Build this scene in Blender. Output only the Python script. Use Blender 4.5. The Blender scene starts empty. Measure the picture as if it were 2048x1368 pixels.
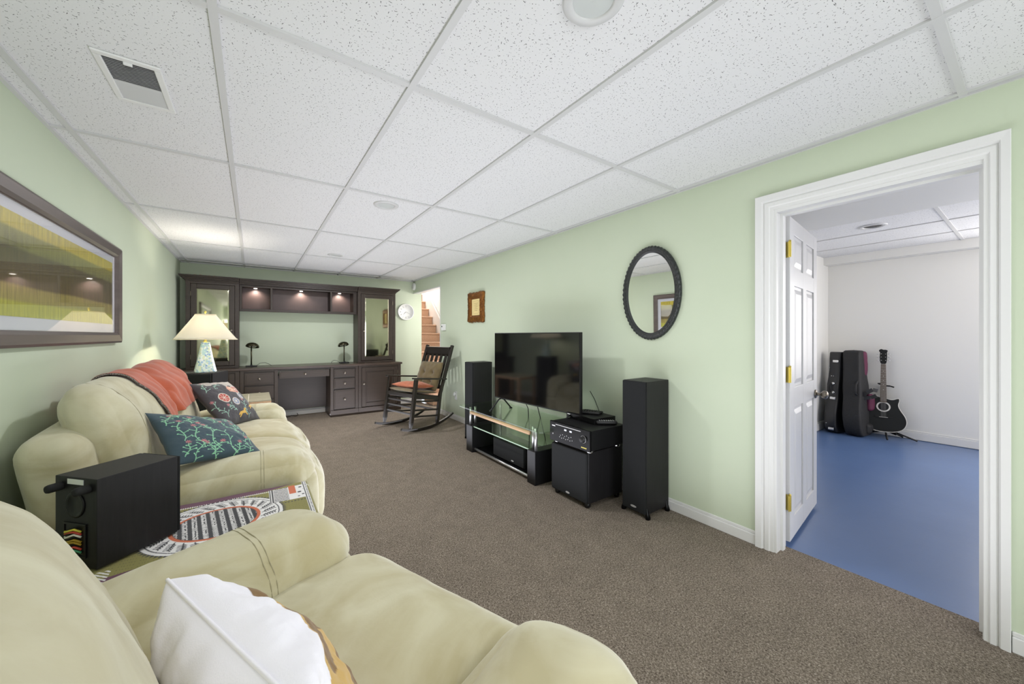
import bpy, bmesh, math, random
import numpy as np
from mathutils import Vector, Matrix, noise
from mathutils.bvhtree import BVHTree
random.seed(7); np.random.seed(7)
C = bpy.context.scene.collection
SC = bpy.context.scene
PI = math.pi
R = math.radians

# ------------------------------------------------------------ camera, world, big lights, exposure
cam_d = bpy.data.cameras.new('camera')
cam_d.sensor_width = 36.0
cam_d.lens = 741.3 / 2048 * 36.0
cam_d.shift_y = -12.6 / 2048
cam_d.clip_start = 0.05
cam = bpy.data.objects.new('camera', cam_d); C.objects.link(cam)
cam.location = (0, 0, 1.205)
cam.rotation_euler = (PI / 2, 0, -0.6100)
SC.camera = cam
SC.view_settings.view_transform = 'Standard'
SC.view_settings.look = 'None'
SC.view_settings.gamma = 1.0
SC.view_settings.use_curve_mapping = False
SC.view_settings.exposure = 0.40
try:
    SC.cycles.max_bounces = 10
    SC.cycles.diffuse_bounces = 6
    SC.cycles.transparent_max_bounces = 12
    SC.cycles.caustics_reflective = False
    SC.cycles.caustics_refractive = False
    SC.cycles.use_denoising = True
    SC.cycles.sample_clamp_indirect = 6
except Exception:
    pass

world = bpy.data.worlds.new('world'); SC.world = world
world.use_nodes = True
world.node_tree.nodes['Background'].inputs[0].default_value = (0.86, 0.93, 1.0, 1)
world.node_tree.nodes['Background'].inputs[1].default_value = 1.0

def light(name, kind, loc, power, col=(1, 1, 1), size=0.2, size_y=None, rot=(0, 0, 0), spot=None, blend=.6, spread=None):
    d = bpy.data.lights.new(name, kind)
    d.energy = power; d.color = col
    if kind == 'AREA':
        d.size = size
        if size_y: d.shape = 'RECTANGLE'; d.size_y = size_y
        else: d.shape = 'DISK'
        if spread: d.spread = spread
    elif kind == 'SPOT':
        d.spot_size = spot or R(90); d.spot_blend = blend; d.shadow_soft_size = size
    else:
        d.shadow_soft_size = size
    o = bpy.data.objects.new(name, d); C.objects.link(o)
    o.location = loc; o.rotation_euler = rot
    return o

XL, XR, YB, YF, CEIL = -0.79, 2.38, 6.52, -3.2, 2.189
# unseen area fill added behind the camera, tilted up at the ceiling
light('rear_fill', 'AREA', (0.4, YF + 0.45, 1.10), 60, (0.93, 0.93, 1.0), 2.5, 1.4, rot=(R(118), 0, 0))
# recessed ceiling downlights
for yy, pw in ((-1.3, 7), (0.754, 5), (2.829, 14), (4.934, 17)):
    light('downlight_lamp', 'AREA', (0.822, yy, CEIL - 0.012), pw, (0.96, 0.95, 1.0), 0.15)
# up-facing area fill added just above the carpet to lift ceiling and walls
light('floor_fill', 'AREA', (1.05, 3.0, 0.03), 58, (0.88, 0.90, 1.0), 1.3, 6.2, rot=(R(180), 0, 0))
# blue room: unseen area fill added in front of its right wall
light('utility_fill', 'AREA', (5.0, -2.0, 1.45), 42, (1.0, 0.95, 0.91), 1.8, 1.4, rot=(R(90), 0, R(-28)))
light('utility_far_window_daylight', 'AREA', (6.22, -0.32, 1.35), 26, (1.0, 0.97, 0.95), 1.2, 0.9, rot=(0, R(90), 0))
# stairwell: light from upstairs and a sconce at the foot of the stairs
light('stairwell_lamp', 'AREA', (2.95, 8.2, 3.2), 34, (1.0, 0.95, 0.92), 0.5, 0.5, rot=(R(-35), 0, 0))
light('stair_foot_lamp', 'AREA', (3.17, 5.95, 1.75), 18, (1.0, 0.96, 0.96), 0.35, 0.35, rot=(0, R(62), R(32)))

# ------------------------------------------------------------ materials
def nt(m): return m.node_tree
def srgb(r, g, b):
    f = lambda c: (c / 255 / 12.92) if c / 255 <= 0.04045 else ((c / 255 + 0.055) / 1.055) ** 2.4
    return (f(r), f(g), f(b), 1)

def mat(name, col, rough=.5, metal=0., spec=.5, col2=None, nscale=8., namt=.5, nstretch=None, bump=0., bscale=60., bdist=.002,
        coat=0., sheen=0., ndetail=3., emis=None, estr=0., object_space=True, wave=None):
    m = bpy.data.materials.new(name); m.use_nodes = True
    N = m.node_tree.nodes; L = m.node_tree.links
    b = N['Principled BSDF']
    b.inputs['Base Color'].default_value = col
    b.inputs['Roughness'].default_value = rough
    b.inputs['Metallic'].default_value = metal
    b.inputs['Specular IOR Level'].default_value = spec
    b.inputs['Coat Weight'].default_value = coat
    b.inputs['Coat Roughness'].default_value = .1
    if sheen:
        b.inputs['Sheen Weight'].default_value = sheen
        b.inputs['Sheen Roughness'].default_value = .5
    if emis:
        b.inputs['Emission Color'].default_value = emis
        b.inputs['Emission Strength'].default_value = estr
    tc = N.new('ShaderNodeTexCoord')
    src = tc.outputs['Object']
    if nstretch:
        mp = N.new('ShaderNodeMapping'); mp.inputs['Scale'].default_value = nstretch
        L.new(src, mp.inputs[0]); nsrc = mp.outputs[0]
    else: nsrc = src
    if col2 is not None:
        nz = N.new('ShaderNodeTexNoise'); nz.inputs['Scale'].default_value = nscale
        nz.inputs['Detail'].default_value = ndetail
        L.new(nsrc, nz.inputs['Vector'])
        rp = N.new('ShaderNodeValToRGB')
        rp.color_ramp.elements[0].position = .5 - namt / 2; rp.color_ramp.elements[1].position = .5 + namt / 2
        rp.color_ramp.elements[0].color = col; rp.color_ramp.elements[1].color = col2
        L.new(nz.outputs['Fac'], rp.inputs[0]); L.new(rp.outputs[0], b.inputs['Base Color'])
    if bump:
        n2 = N.new('ShaderNodeTexNoise'); n2.inputs['Scale'].default_value = bscale; n2.inputs['Detail'].default_value = 3
        L.new(nsrc, n2.inputs['Vector'])
        bp = N.new('ShaderNodeBump'); bp.inputs['Strength'].default_value = bump; bp.inputs['Distance'].default_value = bdist
        L.new(n2.outputs['Fac'], bp.inputs['Height']); L.new(bp.outputs[0], b.inputs['Normal'])
    return m

def vcol_mat(name, rough=.85, bump=.3, bscale=500., sheen=.2):
    m = mat(name, (1, 1, 1, 1), rough, bump=bump, bscale=bscale, bdist=.001, sheen=sheen)
    N = m.node_tree.nodes
    a = N.new('ShaderNodeAttribute'); a.attribute_name = 'paint'
    m.node_tree.links.new(a.outputs['Color'], N['Principled BSDF'].inputs['Base Color'])
    return m

M = {}
M['wall'] = mat('wall_green_paint', srgb(197, 207, 184), .62, col2=srgb(194, 205, 181), nscale=3, bump=.08, bscale=220, bdist=.001)
M['white_wall'] = mat('white_wall_paint', srgb(229, 228, 224), .6, bump=.06, bscale=200, bdist=.001)
M['trim'] = mat('white_trim_paint', srgb(221, 221, 220), .35)
M['grid'] = mat('white_grid_metal', srgb(200, 200, 200), .45)
M['door'] = mat('white_door_paint', srgb(206, 206, 208), .32)
M['wood'] = mat('espresso_wood', srgb(54, 42, 33), .42, col2=srgb(45, 35, 27), nscale=5, nstretch=(1, 1, 12), ndetail=5, bump=.05, bscale=40)
M['wood_h'] = mat('espresso_wood_top', srgb(70, 57, 48), .3, col2=srgb(58, 46, 39), nscale=5, nstretch=(1, 12, 1), ndetail=5)
M['wood_in'] = mat('espresso_back_panel', srgb(92, 74, 70), .45, col2=srgb(80, 64, 60), nscale=6)
M['knob'] = mat('dark_bronze_knob', srgb(132, 124, 114), .25, metal=.8)
M['black_wood'] = mat('black_ash_vinyl', srgb(19, 18, 19), .5, spec=.35, col2=srgb(31, 30, 32), nscale=6, nstretch=(14, 14, 1), ndetail=6, namt=.7, bump=.15, bscale=30, bdist=.0008)
M['black_cloth'] = mat('black_grille_cloth', srgb(27, 28, 29), .9, bump=.4, bscale=900, bdist=.0006, spec=.3)
M['black_gloss'] = mat('black_gloss', srgb(10, 10, 11), .22, spec=.15)
M['black_satin'] = mat('black_satin', srgb(19, 19, 20), .42, spec=.35)
M['black_plastic'] = mat('black_plastic', srgb(28, 28, 29), .5, bump=.1, bscale=500, bdist=.0005)
M['rubber'] = mat('rubber', srgb(22, 22, 22), .8)
M['badge'] = mat('silver_badge', srgb(205, 205, 205), .3, metal=.6)
M['chrome'] = mat('chrome', srgb(215, 215, 215), .15, metal=1)
M['steel'] = mat('brushed_steel', srgb(190, 190, 190), .32, metal=.9)
M['beech'] = mat('pale_wood_bar', srgb(205, 170, 135), .4, col2=srgb(190, 152, 118), nscale=10, nstretch=(8, 1, 8))
M['brass'] = mat('polished_brass', srgb(218, 198, 104), .3, metal=.8)
M['screen'] = mat('tv_screen_glass', srgb(9, 9, 10), .07, spec=.6)
M['mirror'] = mat('mirror_silver', (.88, .9, .88, 1), .01, metal=1)
M['cab_mirror'] = mat('smoked_cabinet_glass', srgb(178, 176, 152), .05, metal=1)
M['dark_frame'] = mat('carved_black_frame', srgb(34, 38, 38), .35, bump=.6, bscale=90, bdist=.003)
M['pict_frame'] = mat('pewter_brown_frame', srgb(100, 90, 86), .38, metal=.35, col2=srgb(86, 77, 74), nscale=6, nstretch=(1, .3, 4))
M['matboard'] = mat('grey_matboard', srgb(196, 196, 204), .9)
M['gold'] = mat('antique_gold_frame', srgb(150, 96, 32), .38, metal=.6, col2=srgb(88, 50, 18), nscale=45, namt=.5, bump=.8, bscale=80, bdist=.004)
M['cream_paper'] = mat('cream_paper', srgb(232, 212, 150), .8)
M['plastic_white'] = mat('white_plastic', srgb(228, 230, 226), .45)
M['rocker_wood'] = mat('dark_olive_black_wood', srgb(34, 29, 22), .35, col2=srgb(27, 23, 18), nscale=6, nstretch=(1, 1, 8))
M['olive_cloth'] = mat('olive_brown_corduroy', srgb(110, 96, 62), .9, col2=srgb(92, 78, 50), nscale=14, bump=.4, bscale=160, bdist=.002, sheen=.3)
M['rust_cloth'] = mat('rust_suede', srgb(188, 106, 66), .85, col2=srgb(164, 88, 54), nscale=12, bump=.25, bscale=180, bdist=.001, sheen=.3)
M['throw'] = mat('rust_orange_throw', srgb(182, 84, 46), .85, col2=srgb(160, 68, 34), nscale=9, bump=.35, bscale=240, bdist=.001, sheen=.3)
M['bead'] = mat('black_white_beaded_edge', srgb(30, 28, 30), .6, col2=srgb(150, 140, 130), nscale=260, namt=.2)
M['white_linen'] = mat('white_linen', srgb(236, 234, 240), .85, bump=.35, bscale=420, bdist=.0006, sheen=.15)
M['blue_floor'] = None
M['carpet_stair'] = mat('tan_stair_carpet', srgb(210, 176, 150), .95, col2=srgb(184, 150, 124), nscale=90, namt=.4, bump=.5, bscale=300, bdist=.003)
M['tile'] = mat('grey_green_stone_tile', srgb(176, 170, 148), .35, col2=srgb(150, 144, 120), nscale=14, ndetail=6, namt=.6)
M['grout'] = mat('pale_grout', srgb(214, 208, 196), .8)
M['cord'] = mat('black_cord', srgb(20, 20, 20), .5)
M['guitar_top'] = mat('black_lacquer', srgb(20, 21, 23), .38, spec=.35)
M['binding'] = mat('white_binding', srgb(215, 212, 205), .4)
M['fretboard'] = mat('brown_fretboard', srgb(92, 76, 62), .45)
M['case'] = mat('black_leatherette', srgb(34, 34, 36), .38, bump=.4, bscale=300, bdist=.001)
M['nylon'] = mat('black_nylon', srgb(30, 30, 32), .7, bump=.5, bscale=40, bdist=.006)
M['maroon'] = mat('maroon_nylon', srgb(92, 36, 64), .7, bump=.4, bscale=40, bdist=.004)
M['lens'] = mat('frosted_lens', srgb(196, 200, 198), .4)
M['lamp_bronze'] = mat('dark_bronze_lamp', srgb(72, 68, 50), .22, metal=.8)
M['hinge'] = mat('cabinet_hinge', srgb(120, 112, 98), .3, metal=.9)

def speckle(name, base, dark, light_, big, rough=.95):
    m = mat(name, base, rough, spec=.15)
    N = m.node_tree.nodes; L = m.node_tree.links; b = N['Principled BSDF']
    tc = N.new('ShaderNodeTexCoord')
    n1 = N.new('ShaderNodeTexNoise'); n1.inputs['Scale'].default_value = 150; n1.inputs['Detail'].default_value = 6; n1.inputs['Roughness'].default_value = .85; n1.inputs['Distortion'].default_value = .6
    r1 = N.new('ShaderNodeValToRGB'); e = r1.color_ramp.elements
    e[0].position = .36; e[0].color = dark; e[1].position = .66; e[1].color = light_
    k = r1.color_ramp.elements.new(.5); k.color = base
    n2 = N.new('ShaderNodeTexNoise'); n2.inputs['Scale'].default_value = 9; n2.inputs['Detail'].default_value = 5
    r2 = N.new('ShaderNodeValToRGB'); r2.color_ramp.elements[0].position = .35; r2.color_ramp.elements[0].color = (.92, .92, .92, 1)
    r2.color_ramp.elements[1].position = .65; r2.color_ramp.elements[1].color = (1.05, 1.05, 1.05, 1)
    mx = N.new('ShaderNodeMix'); mx.data_type = 'RGBA'; mx.blend_type = 'MULTIPLY'; mx.inputs[0].default_value = 1
    L.new(tc.outputs['Object'], n1.inputs['Vector']); L.new(tc.outputs['Object'], n2.inputs['Vector'])
    L.new(n1.outputs['Fac'], r1.inputs[0]); L.new(n2.outputs['Fac'], r2.inputs[0])
    L.new(r1.outputs[0], mx.inputs[6]); L.new(r2.outputs[0], mx.inputs[7]); L.new(mx.outputs[2], b.inputs['Base Color'])
    bp = N.new('ShaderNodeBump'); bp.inputs['Strength'].default_value = .8; bp.inputs['Distance'].default_value = .006
    L.new(n1.outputs['Fac'], bp.inputs['Height']); L.new(bp.outputs[0], b.inputs['Normal'])
    return m
M['carpet'] = speckle('brown_grey_carpet', srgb(127, 116, 103), srgb(60, 51, 42), srgb(197, 186, 171), None)

def ceiling_tile_mat():
    m = mat('fissured_ceiling_tile', srgb(219, 219, 219), .85)
    N = m.node_tree.nodes; L = m.node_tree.links; b = N['Principled BSDF']
    tc = N.new('ShaderNodeTexCoord')
    prev = None
    for (sc, ln, wd, thr) in ((48, .0050, .0011, .45), (75, .0017, .0013, .25)):
        v = N.new('ShaderNodeTexVoronoi'); v.inputs['Scale'].default_value = sc; v.voronoi_dimensions = '2D'
        L.new(tc.outputs['Object'], v.inputs['Vector'])
        d = N.new('ShaderNodeVectorMath'); d.operation = 'SUBTRACT'
        L.new(tc.outputs['Object'], d.inputs[0]); L.new(v.outputs['Position'], d.inputs[1])
        sp = N.new('ShaderNodeSeparateColor'); L.new(v.outputs['Color'], sp.inputs[0])
        ang = N.new('ShaderNodeMath'); ang.operation = 'MULTIPLY'; ang.inputs[1].default_value = 6.283; L.new(sp.outputs[0], ang.inputs[0])
        rt = N.new('ShaderNodeVectorRotate'); rt.rotation_type = 'Z_AXIS'
        L.new(d.outputs[0], rt.inputs['Vector']); L.new(ang.outputs[0], rt.inputs['Angle'])
        s2 = N.new('ShaderNodeSeparateXYZ'); L.new(rt.outputs[0], s2.inputs[0])
        def mt(op, a, bb):
            q = N.new('ShaderNodeMath'); q.operation = op
            for i, x in enumerate((a, bb)):
                if isinstance(x, (int, float)): q.inputs[i].default_value = x
                else: L.new(x, q.inputs[i])
            return q.outputs[0]
        rnd = sp.outputs[1]
        ax = mt('DIVIDE', s2.outputs[0], ln); ay = mt('DIVIDE', s2.outputs[1], wd)
        r2 = mt('ADD', mt('MULTIPLY', ax, ax), mt('MULTIPLY', ay, ay))
        lim = mt('MULTIPLY', rnd, 1.0)
        inside = mt('LESS_THAN', r2, lim)
        on = mt('GREATER_THAN', sp.outputs[2], thr)
        k = mt('MULTIPLY', inside, on)
        prev = k if prev is None else mt('MAXIMUM', prev, k)
    mx = N.new('ShaderNodeMix'); mx.data_type = 'RGBA'
    mx.inputs[6].default_value = srgb(219, 219, 220); mx.inputs[7].default_value = srgb(88, 88, 88)
    L.new(prev, mx.inputs[0]); L.new(mx.outputs[2], b.inputs['Base Color'])
    n2 = N.new('ShaderNodeTexNoise'); n2.inputs['Scale'].default_value = 180; L.new(tc.outputs['Object'], n2.inputs['Vector'])
    bp = N.new('ShaderNodeBump'); bp.inputs['Strength'].default_value = .35; bp.inputs['Distance'].default_value = .002
    L.new(n2.outputs['Fac'], bp.inputs['Height']); L.new(bp.outputs[0], b.inputs['Normal'])
    return m
M['ceiling'] = ceiling_tile_mat()
M['blue_floor'] = mat('blue_painted_concrete', srgb(88, 112, 154), .3, col2=srgb(78, 102, 144), nscale=3, ndetail=5, namt=.7, bump=.12, bscale=35, bdist=.002)

def suede():
    m = mat('sage_beige_suede', srgb(190, 184, 152), .88, sheen=.35, spec=.25)
    N = m.node_tree.nodes; L = m.node_tree.links; b = N['Principled BSDF']
    tc = N.new('ShaderNodeTexCoord')
    n1 = N.new('ShaderNodeTexNoise'); n1.inputs['Scale'].default_value = 3.6; n1.inputs['Detail'].default_value = 5
    n1.inputs['Distortion'].default_value = 1.6
    r = N.new('ShaderNodeValToRGB'); e = r.color_ramp.elements
    e[0].position = .36; e[0].color = srgb(178, 169, 133); e[1].position = .62; e[1].color = srgb(199, 194, 165)
    L.new(tc.outputs['Object'], n1.inputs['Vector']); L.new(n1.outputs['Fac'], r.inputs[0]); L.new(r.outputs[0], b.inputs['Base Color'])
    n2 = N.new('ShaderNodeTexNoise'); n2.inputs['Scale'].default_value = 9; n2.inputs['Detail'].default_value = 6; n2.inputs['Distortion'].default_value = 1.0
    bp = N.new('ShaderNodeBump'); bp.inputs['Strength'].default_value = .35; bp.inputs['Distance'].default_value = .006
    L.new(tc.outputs['Object'], n2.inputs['Vector']); L.new(n2.outputs['Fac'], bp.inputs['Height']); L.new(bp.outputs[0], b.inputs['Normal'])
    return m
M['suede'] = suede()
M['seam'] = mat('suede_seam', srgb(158, 151, 122), .9)

def thin_glass(name, tint, rough=.02, ior=1.45):
    m = bpy.data.materials.new(name); m.use_nodes = True
    N = m.node_tree.nodes; L = m.node_tree.links
    N.remove(N['Principled BSDF']); out = N['Material Output']
    t = N.new('ShaderNodeBsdfTransparent'); t.inputs[0].default_value = tint
    g = N.new('ShaderNodeBsdfGlossy'); g.inputs['Roughness'].default_value = rough; g.inputs[0].default_value = (1, 1, 1, 1)
    mx = N.new('ShaderNodeMixShader')
    f = N.new('ShaderNodeFresnel')
    ge = N.new('ShaderNodeNewGeometry'); mr = N.new('ShaderNodeMapRange')      # the sheet is not refracting: same Fresnel from both sides
    mr.inputs[3].default_value = ior; mr.inputs[4].default_value = 1 / ior
    L.new(ge.outputs['Backfacing'], mr.inputs[0]); L.new(mr.outputs[0], f.inputs[0])
    L.new(f.outputs[0], mx.inputs[0]); L.new(t.outputs[0], mx.inputs[1]); L.new(g.outputs[0], mx.inputs[2]); L.new(mx.outputs[0], out.inputs[0])
    return m
M['glass'] = thin_glass('pale_green_glass', (.86, .93, .84, 1))
M['pict_glass'] = thin_glass('picture_glass', (.99, .99, .99, 1), .02, 1.24)
M['pane'] = thin_glass('window_glass', (.98, 1, .99, 1))

def shade_mat():
    m = bpy.data.materials.new('cream_lamp_shade'); m.use_nodes = True
    N = m.node_tree.nodes; L = m.node_tree.links
    N.remove(N['Principled BSDF']); out = N['Material Output']
    t = N.new('ShaderNodeBsdfTranslucent'); t.inputs[0].default_value = (1, .96, .87, 1)
    d = N.new('ShaderNodeBsdfDiffuse'); d.inputs[0].default_value = (.93, .9, .82, 1)
    mx = N.new('ShaderNodeMixShader'); mx.inputs[0].default_value = .3
    L.new(t.outputs[0], mx.inputs[1]); L.new(d.outputs[0], mx.inputs[2]); L.new(mx.outputs[0], out.inputs[0])
    return m
M['shade'] = shade_mat()
M['lit_disc'] = mat('lit_puck', (1, 1, 1, 1), .5, emis=(1, .93, .85, 1), estr=3)
M['lcd'] = mat('blue_white_display', (.1, .1, .1, 1), .3, emis=(.75, .8, 1, 1), estr=1.6)

def mosaic_mat():
    m = mat('speckled_glass_mosaic', srgb(196, 216, 206), .18)
    N = m.node_tree.nodes; L = m.node_tree.links; b = N['Principled BSDF']
    tc = N.new('ShaderNodeTexCoord')
    v = N.new('ShaderNodeTexVoronoi'); v.inputs['Scale'].default_value = 75
    L.new(tc.outputs['Object'], v.inputs['Vector'])
    s = N.new('ShaderNodeSeparateColor'); L.new(v.outputs['Color'], s.inputs[0])
    r = N.new('ShaderNodeValToRGB'); e = r.color_ramp.elements; r.color_ramp.interpolation = 'CONSTANT'
    e[0].position = 0; e[0].color = srgb(214, 226, 214); e[1].position = .35; e[1].color = srgb(168, 200, 196)
    for p_, c_ in ((.55, srgb(206, 214, 176)), (.70, srgb(152, 182, 206)), (.80, srgb(226, 230, 224)), (.94, srgb(120, 150, 190))):
        k = r.color_ramp.elements.new(p_); k.color = c_
    L.new(s.outputs[0], r.inputs[0]); L.new(r.outputs[0], b.inputs['Base Color'])
    return m
M['mosaic'] = mosaic_mat()

# ------------------------------------------------------------ object helpers
def tag(o, label, cat, group=None, kind=None):
    if label: o['label'] = label
    if cat: o['category'] = cat
    if group: o['group'] = group
    if kind: o['kind'] = kind
    return o
def thing(name, label, cat, loc=(0, 0, 0), rz=0., group=None, rot=None):
    o = bpy.data.objects.new(name, None); C.objects.link(o)
    o.empty_display_size = .1
    o.location = loc; o.rotation_euler = rot if rot else (0, 0, rz)
    return tag(o, label, cat, group)

class MB:
    def __init__(s): s.v = []; s.f = []
    def add(s, v, f):
        n = len(s.v); s.v += [tuple(map(float, p)) for p in v]; s.f += [tuple(i + n for i in q) for q in f]; return s
    def box(s, x0, x1, y0, y1, z0, z1, rz=None, piv=None):
        v = [(x, y, z) for x in (x0, x1) for y in (y0, y1) for z in (z0, z1)]
        f = [(0, 1, 3, 2), (4, 6, 7, 5), (0, 4, 5, 1), (2, 3, 7, 6), (0, 2, 6, 4), (1, 5, 7, 3)]
        if rz:
            c, n = math.cos(rz), math.sin(rz)
            px, py = piv or ((x0 + x1) / 2, (y0 + y1) / 2)
            v = [(px + (x - px) * c - (y - py) * n, py + (x - px) * n + (y - py) * c, z) for x, y, z in v]
        return s.add(v, f)
    def beam(s, a, b, w, t, up=(0, 0, 1), w2=None, t2=None):
        a = Vector(a); b = Vector(b); d = (b - a).normalized(); u = Vector(up)
        sd = d.cross(u)
        if sd.length < 1e-4: sd = d.cross(Vector((1, 0, 0)))
        sd.normalize(); n = sd.cross(d)
        w2 = w if w2 is None else w2; t2 = t if t2 is None else t2
        v = []
        for p, ww, tt in ((a, w, t), (b, w2, t2)):
            for i, j in ((-1, -1), (1, -1), (1, 1), (-1, 1)): v.append(p + sd * i * ww / 2 + n * j * tt / 2)
        return s.add(v, [(3, 2, 1, 0), (4, 5, 6, 7), (0, 1, 5, 4), (1, 2, 6, 5), (2, 3, 7, 6), (3, 0, 4, 7)])
    def tube(s, pts, r, seg=10, closed=False):
        P = [Vector(p) for p in pts]; n = len(P); rr = r if hasattr(r, '__len__') else [r] * n
        base = len(s.v); prev = None
        for i in range(n):
            if closed: d = P[(i + 1) % n] - P[i - 1]
            else: d = P[min(i + 1, n - 1)] - P[max(i - 1, 0)]
            if d.length < 1e-9: d = Vector((0, 0, 1))
            d.normalize()
            if prev is None:
                a = Vector((0, 0, 1)) if abs(d.z) < .9 else Vector((1, 0, 0))
                u = d.cross(a).normalized()
            else:
                u = (prev - d * prev.dot(d))
                u = u.normalized() if u.length > 1e-6 else d.cross(Vector((0, 0, 1))).normalized()
            prev = u; w = d.cross(u)
            for k in range(seg):
                t = 2 * PI * k / seg
                s.v.append(tuple(P[i] + (u * math.cos(t) + w * math.sin(t)) * rr[i]))
        m = n if closed else n - 1
        for i in range(m):
            j = (i + 1) % n
            for k in range(seg):
                l = (k + 1) % seg
                s.f.append((base + i * seg + k, base + i * seg + l, base + j * seg + l, base + j * seg + k))
        if not closed:
            s.f.append(tuple(base + k for k in range(seg))[::-1]); s.f.append(tuple(base + (n - 1) * seg + k for k in range(seg)))
        return s
    def lathe(s, prof, c=(0, 0, 0), axis='z', seg=24, caps=True):
        base = len(s.v); cx, cy, cz = c
        for r, h in prof:
            for k in range(seg):
                t = 2 * PI * k / seg; a, b = r * math.cos(t), r * math.sin(t)
                if axis == 'z': s.v.append((cx + a, cy + b, cz + h))
                elif axis == 'y': s.v.append((cx + a, cy + h, cz - b))
                elif axis == '-y': s.v.append((cx + a, cy - h, cz + b))
                elif axis == 'x': s.v.append((cx + h, cy + a, cz + b))
                else: s.v.append((cx - h, cy - a, cz + b))
        n = len(prof)
        for i in range(n - 1):
            for k in range(seg):
                l = (k + 1) % seg
                s.f.append((base + i * seg + k, base + i * seg + l, base + (i + 1) * seg + l, base + (i + 1) * seg + k))
        if caps:
            s.f.append(tuple(base + k for k in range(seg))[::-1]); s.f.append(tuple(base + (n - 1) * seg + k for k in range(seg)))
        return s
    def prism(s, poly, h0, h1, plane='xy'):
        n = len(poly)
        def P(a, b, h):
            return {'xy': (a, b, h), 'xz': (a, h, b), 'yz': (h, a, b)}[plane]
        v = [P(a, b, h0) for a, b in poly] + [P(a, b, h1) for a, b in poly]
        f = [tuple(range(n))[::-1], tuple(range(n, 2 * n))] + [(i, (i + 1) % n, (i + 1) % n + n, i + n) for i in range(n)]
        return s.add(v, f)
    def grid(s, fn, nu, nv):
        base = len(s.v)
        for i in range(nu + 1):
            for j in range(nv + 1): s.v.append(tuple(map(float, fn(i / nu, j / nv))))
        for i in range(nu):
            for j in range(nv):
                a = base + i * (nv + 1) + j
                s.f.append((a, a + nv + 1, a + nv + 2, a + 1))
        return s
    def build(s, name, m, parent=None, bevel=0., smooth=False, seg=2, subsurf=0, label=None, loc=None, rot=None, recalc=True):
        me = bpy.data.meshes.new(name)
        me.from_pydata(s.v, [], s.f); me.validate()
        if recalc:
            bm = bmesh.new(); bm.from_mesh(me); bmesh.ops.recalc_face_normals(bm, faces=bm.faces[:]); bm.to_mesh(me); bm.free()
        me.materials.append(m)
        if smooth: me.polygons.foreach_set('use_smooth', [True] * len(me.polygons))
        o = bpy.data.objects.new(name, me); C.objects.link(o)
        if parent is not None: o.parent = parent
        if loc: o.location = loc
        if rot: o.rotation_euler = rot
        if bevel:
            b = o.modifiers.new('bevel', 'BEVEL'); b.width = bevel; b.segments = seg; b.limit_method = 'ANGLE'; b.angle_limit = R(40)
            if not smooth:
                me.polygons.foreach_set('use_smooth', [False] * len(me.polygons))
        if subsurf:
            q = o.modifiers.new('subsurf', 'SUBSURF'); q.levels = subsurf; q.render_levels = subsurf
        if label: o['label'] = label
        return o

def struct(name, mb, m, **k):
    o = mb.build(name, m, **k); o['kind'] = 'structure'; return o

def smooth_by_angle(o, deg=40):
    me = o.data
    me.polygons.foreach_set('use_smooth', [True] * len(me.polygons))
    try: me.set_sharp_from_angle(angle=R(deg))
    except Exception: pass
    return o

# ---- soft cushion-like boxes
def soft_box(hx, hy, hz, r, n=20, bulge=(0, 0, 0), deform=None, wrinkle=0., wscale=6., seed=0.):
    """rounded, crowned box; returns MB"""
    t = np.linspace(-1, 1, n + 1); t = np.sin(t * PI / 2) * .55 + t * .45
    verts = {}; V = []; F = []
    def vid(p):
        k = (round(p[0], 5), round(p[1], 5), round(p[2], 5))
        if k not in verts: verts[k] = len(V); V.append(p)
        return verts[k]
    for ax in range(3):
        for sg in (-1, 1):
            for i in range(n):
                for j in range(n):
                    q = []
                    for (a, b) in ((i, j), (i + 1, j), (i + 1, j + 1), (i, j + 1)):
                        p = [0, 0, 0]; p[ax] = float(sg); p[(ax + 1) % 3] = float(t[a]); p[(ax + 2) % 3] = float(t[b])
                        q.append(vid(tuple(p)))
                    F.append(tuple(q if sg > 0 else q[::-1]))
    P = np.array(V); h = np.array([hx, hy, hz]); r = min(r, hx, hy, hz) if not hasattr(r, '__len__') else r
    rr = np.array(r if hasattr(r, '__len__') else [r] * 3)
    Q = P * h; inner = np.clip(Q, -(h - rr), h - rr); d = (Q - inner) / rr
    ln = np.linalg.norm(d, axis=1, keepdims=True); ln[ln < 1e-9] = 1
    out = inner + d / ln * rr
    x, y, z = P.T
    cap = lambda a: 1 - np.abs(a) ** 2.2
    out[:, 0] += bulge[0] * x * cap(y) * cap(z)
    out[:, 1] += bulge[1] * y * cap(x) * cap(z)
    out[:, 2] += bulge[2] * z * cap(x) * cap(y)
    if wrinkle:
        nrm = out / h; nrm /= np.linalg.norm(nrm, axis=1, keepdims=True)
        w = np.array([noise.fractal(Vector(p) * wscale + Vector((seed, seed, seed)), 1.0, 2.0, 4) for p in out])
        out += nrm * (w * wrinkle)[:, None]
    if deform is not None:
        out = np.array([deform(*p) for p in out])
    mb = MB(); mb.v = [tuple(p) for p in out]; mb.f = F
    return mb

def xf(mb, M4):
    mb.v = [tuple(M4 @ Vector(p)) for p in mb.v]; return mb

def loft(secs, cap=True):
    mb = MB(); n = len(secs[0])
    for s in secs: mb.v += [tuple(p) for p in s]
    for i in range(len(secs) - 1):
        for k in range(n):
            l = (k + 1) % n
            mb.f.append((i * n + k, i * n + l, (i + 1) * n + l, (i + 1) * n + k))
    if cap:
        mb.f.append(tuple(range(n))[::-1]); mb.f.append(tuple((len(secs) - 1) * n + k for k in range(n)))
    return mb

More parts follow.
